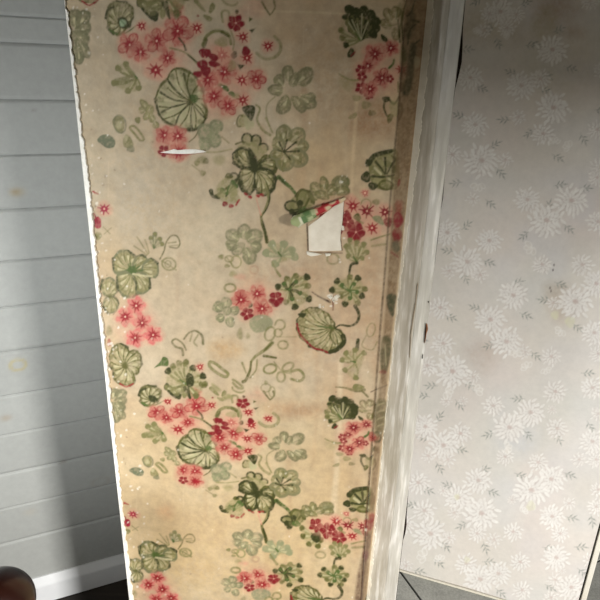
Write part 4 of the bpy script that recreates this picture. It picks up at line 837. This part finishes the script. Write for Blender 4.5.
# skirting: upright face with a sloping top
zA = PS.uz(27, 579.7)[1]; PSb = Plane(24.0, 1.397-.02); zBt = PSb.uz(33, 588.5)[1]
pr = [(0.0, .0), (.02, .0), (.02, zBt-.004), (.0185, zBt), (.004, zA), (0, zA)]
fo = floor_hit(35, 598.5)
V = []; 
for u in (-1.05, ucor-.04):
    V += [PS.pt(u, z, o) for o, z in pr]
n = len(pr); Fc = [[i, (i+1) % n, n+(i+1) % n, n+i] for i in range(n)]+[list(range(n))[::-1], list(range(n, 2*n))]
bb = mesh_obj('baseboard_left', V, Fc, M['baseboard']); tag(bb, 'white painted skirting board at the foot of the plank wall', kind='structure')

# ------------------------------------------------------------------ floors
def slab(name, pts, z0, z1, mat, parent=None, bevel=0): return prism(name, pts, z0, z1, mat, parent, bevel=bevel)
# tiled floor on the right: grout bed and tiles
g0 = floor_hit(400, 571.5); g1 = floor_hit(421, 600); gd = g1-g0; gd /= np.linalg.norm(gd)
gp = np.array([-gd[1], gd[0], 0])
if gp[0] > 0: gp = -gp                            # towards the left
fl_ = slab('floor', [(-1.6, -1.0, 0), (2.6, -1.0, 0), (2.6, 2.6, 0), (-1.6, 2.6, 0)], -.05, -.004, M['grout']); tag(fl_, 'grey slate tiles right, dark boards left', kind='structure')
split = PF.pt(0.02, 0)                            # the boards end under the stub wall
def clip_poly(poly, p0, nrm):                     # keep the side where (p-p0).nrm >= 0
    out = []
    for i in range(len(poly)):
        a, b_ = np.array(poly[i]), np.array(poly[(i+1) % len(poly)]); da, db = (a-p0)@nrm, (b_-p0)@nrm
        if da >= 0: out.append(a)
        if (da >= 0) != (db >= 0): out.append(a+(b_-a)*da/(da-db))
    return out
sn = np.array([1.0, 0, 0]); TS = .40
VV = []; FF = []
lng = gd
for i in range(-8, 9):
    for j in range(-8, 9):
        off_ = (.13 if i % 2 else 0)
        base = g0+gp*(i*TS)+lng*(j*TS+off_-.5*TS)
        g = .003
        q = [base+gp*g+lng*g, base+gp*(TS-g)+lng*g, base+gp*(TS-g)+lng*(TS-g), base+gp*g+lng*(TS-g)]
        q = clip_poly(q, split, sn)
        for pp, nn_ in ((np.array([2.6, 0, 0]), np.array([-1., 0, 0])), (np.array([0, 2.6, 0]), np.array([0, -1., 0])), (np.array([0, -1.0, 0]), np.array([0, 1., 0]))):
            if len(q) > 2: q = clip_poly(q, pp, nn_)
        if len(q) < 3: continue
        n0 = len(VV); m = len(q)
        ctr = sum(q)/m
        VV += [(v[0], v[1], -.004) for v in q]+[(v[0], v[1], -.0008) for v in q]+[tuple(v+(ctr-v)*.006) for v in q]
        FF += [[n0+k, n0+(k+1) % m, n0+m+(k+1) % m, n0+m+k] for k in range(m)]+[[n0+m+k, n0+m+(k+1) % m, n0+2*m+(k+1) % m, n0+2*m+k] for k in range(m)]+[[n0+2*m+k for k in range(m)]]
tl = mesh_obj('floor_tiles', VV, FF, M['tile'], fl_); tag(tl, 'large grey slate floor tiles with dark joints')
VV = []; FF = []
dS = PS.d; nS = PS.n
for i in range(-16, 5):                           # boards run along the plank wall
    a = nS*(PS.dist-.02-.1*(-i)-.002)
    q = [a+dS*-2.6, a+dS*2.2, a+dS*2.2+nS*.097, a+dS*-2.6+nS*.097]
    q = clip_poly(q, split, -sn)
    for pp, nn_ in ((np.array([-1.6, 0, 0]), np.array([1., 0, 0])), (np.array([0, 2.6, 0]), np.array([0, -1., 0])), (np.array([0, -1.0, 0]), np.array([0, 1., 0]))):
        if len(q) > 2: q = clip_poly(q, pp, nn_)
    if len(q) < 3: continue
    n0 = len(VV); m = len(q)
    VV += [(v[0], v[1], -.004) for v in q]+[(v[0], v[1], 0) for v in q]
    FF += [[n0+k, n0+(k+1) % m, n0+m+(k+1) % m, n0+m+k] for k in range(m)]+[[n0+m+k for k in range(m)]]
tag(mesh_obj('floor_boards', VV, FF, M['floorboard'], fl_), 'dark stained floorboards')
ce = slab('ceiling', [(-1.6, -1.0, 0), (2.6, -1.0, 0), (2.6, 2.6, 0), (-1.6, 2.6, 0)], CEIL, CEIL+.05, M['ceiling']); tag(ce, 'plain ceiling', kind='structure')

# ------------------------------------------------------------------ dark turned post in the corner
newel = bpy.data.objects.new('newel_post', None); COL.objects.link(newel)
R_ = ray(-1, 603); dpt = .80; kx = dpt/F; npos = np.array([R_[0]*kx, R_[1]*kx, H+R_[2]*kx])
newel.location = (npos[0], npos[1], 0)
tag(newel, 'dark mahogany turned post with a rounded glossy top at the lower left', 'post')
def lathe(name, prof, mat, parent, seg=48):
    V = []; Fc = []
    for r, z in prof:
        for k in range(seg): a = 2*math.pi*k/seg; V.append((r*math.cos(a), r*math.sin(a), z))
    n = len(prof)
    for i in range(n-1):
        for k in range(seg): k2 = (k+1) % seg; Fc.append([i*seg+k, i*seg+k2, (i+1)*seg+k2, (i+1)*seg+k])
    Fc.append(list(range(seg))[::-1]); Fc.append([(n-1)*seg+k for k in range(seg)])
    return mesh_obj(name, V, Fc, mat, parent, True)
zc = npos[2]; RB = .047
prof = [(.022, zc-RB*.98), (.03, zc-RB*.85)]+[(RB*math.cos(a), zc+RB*.98*math.sin(a)) for a in np.linspace(-.85, 1.5, 26)]
lathe('finial', prof, M['mahogany'], newel)
lathe('collar', [(.024, zc-RB-.035), (.036, zc-RB-.03), (.038, zc-RB-.022), (.034, zc-RB-.014), (.024, zc-RB-.008), (.022, zc-RB+.002)], M['mahogany'], newel)
lathe('shaft', [(.034, .1), (.036, .14), (.028, .2), (.024, zc-RB-.12), (.03, zc-RB-.08), (.024, zc-RB-.05), (.024, zc-RB-.034)], M['mahogany'], newel)
sb = prism('plinth', [(-.038, -.038), (.038, -.038), (.038, .038), (-.038, .038)], 0, .101, M['mahogany'], newel, bevel=.004)

# ------------------------------------------------------------------ camera
cam = bpy.data.cameras.new('camera'); co = bpy.data.objects.new('camera', cam); COL.objects.link(co)
cam.sensor_fit = 'HORIZONTAL'; cam.sensor_width = 36; cam.lens = F/600*36; cam.clip_start = .02
W2C = np.array([RT, FW, UP]).T                    # columns: place axes in camera space
Rm = W2C.T                                        # camera axes in place coordinates are the columns
co.matrix_world = Matrix.Translation((0, 0, H)) @ Matrix([[Rm[i][j] for j in range(3)] for i in range(3)]).to_4x4()
bpy.context.scene.camera = co

# ------------------------------------------------------------------ light: daylight from windows behind the viewer
def area(name, loc, target, w, h, power, col):
    l = bpy.data.lights.new(name, 'AREA'); l.shape = 'RECTANGLE'; l.size = w; l.size_y = h; l.energy = power; l.color = col
    o = bpy.data.objects.new(name, l); COL.objects.link(o); o.location = loc
    o.rotation_euler = (Vector(target)-Vector(loc)).to_track_quat('-Z', 'Y').to_euler(); return o
blocker = slab('light_blocker', [(-1.6, -.56, 0), (2.6, -.56, 0), (2.6, -.5, 0), (-1.6, -.5, 0)], 1.455, CEIL-.001, M['ceiling']); tag(blocker, 'unseen header added behind the viewer to dim the upper walls', kind='structure')  # out of view, added to cut the window light off the upper walls
area('window_light', (2.15, -2.4, 2.0), (.1, 1.0, .3), .5, 1.1, 268, (1, .975, .945))
wl = area('window_light_left', (-1.2, -.35, .92), (-.42, 1.3, 1.0), .3, .45, 4.6, (.95, .98, 1)); wl.data.spread = rad(64)
w = bpy.data.worlds.new('world'); bpy.context.scene.world = w; w.use_nodes = True
bg = w.node_tree.nodes['Background']; bg.inputs[0].default_value = (.95, .86, .72, 1); bg.inputs[1].default_value = .13
vs = bpy.context.scene.view_settings
vs.view_transform = 'Standard'; vs.look = 'None'; vs.gamma = 1; vs.use_curve_mapping = False; vs.exposure = 0
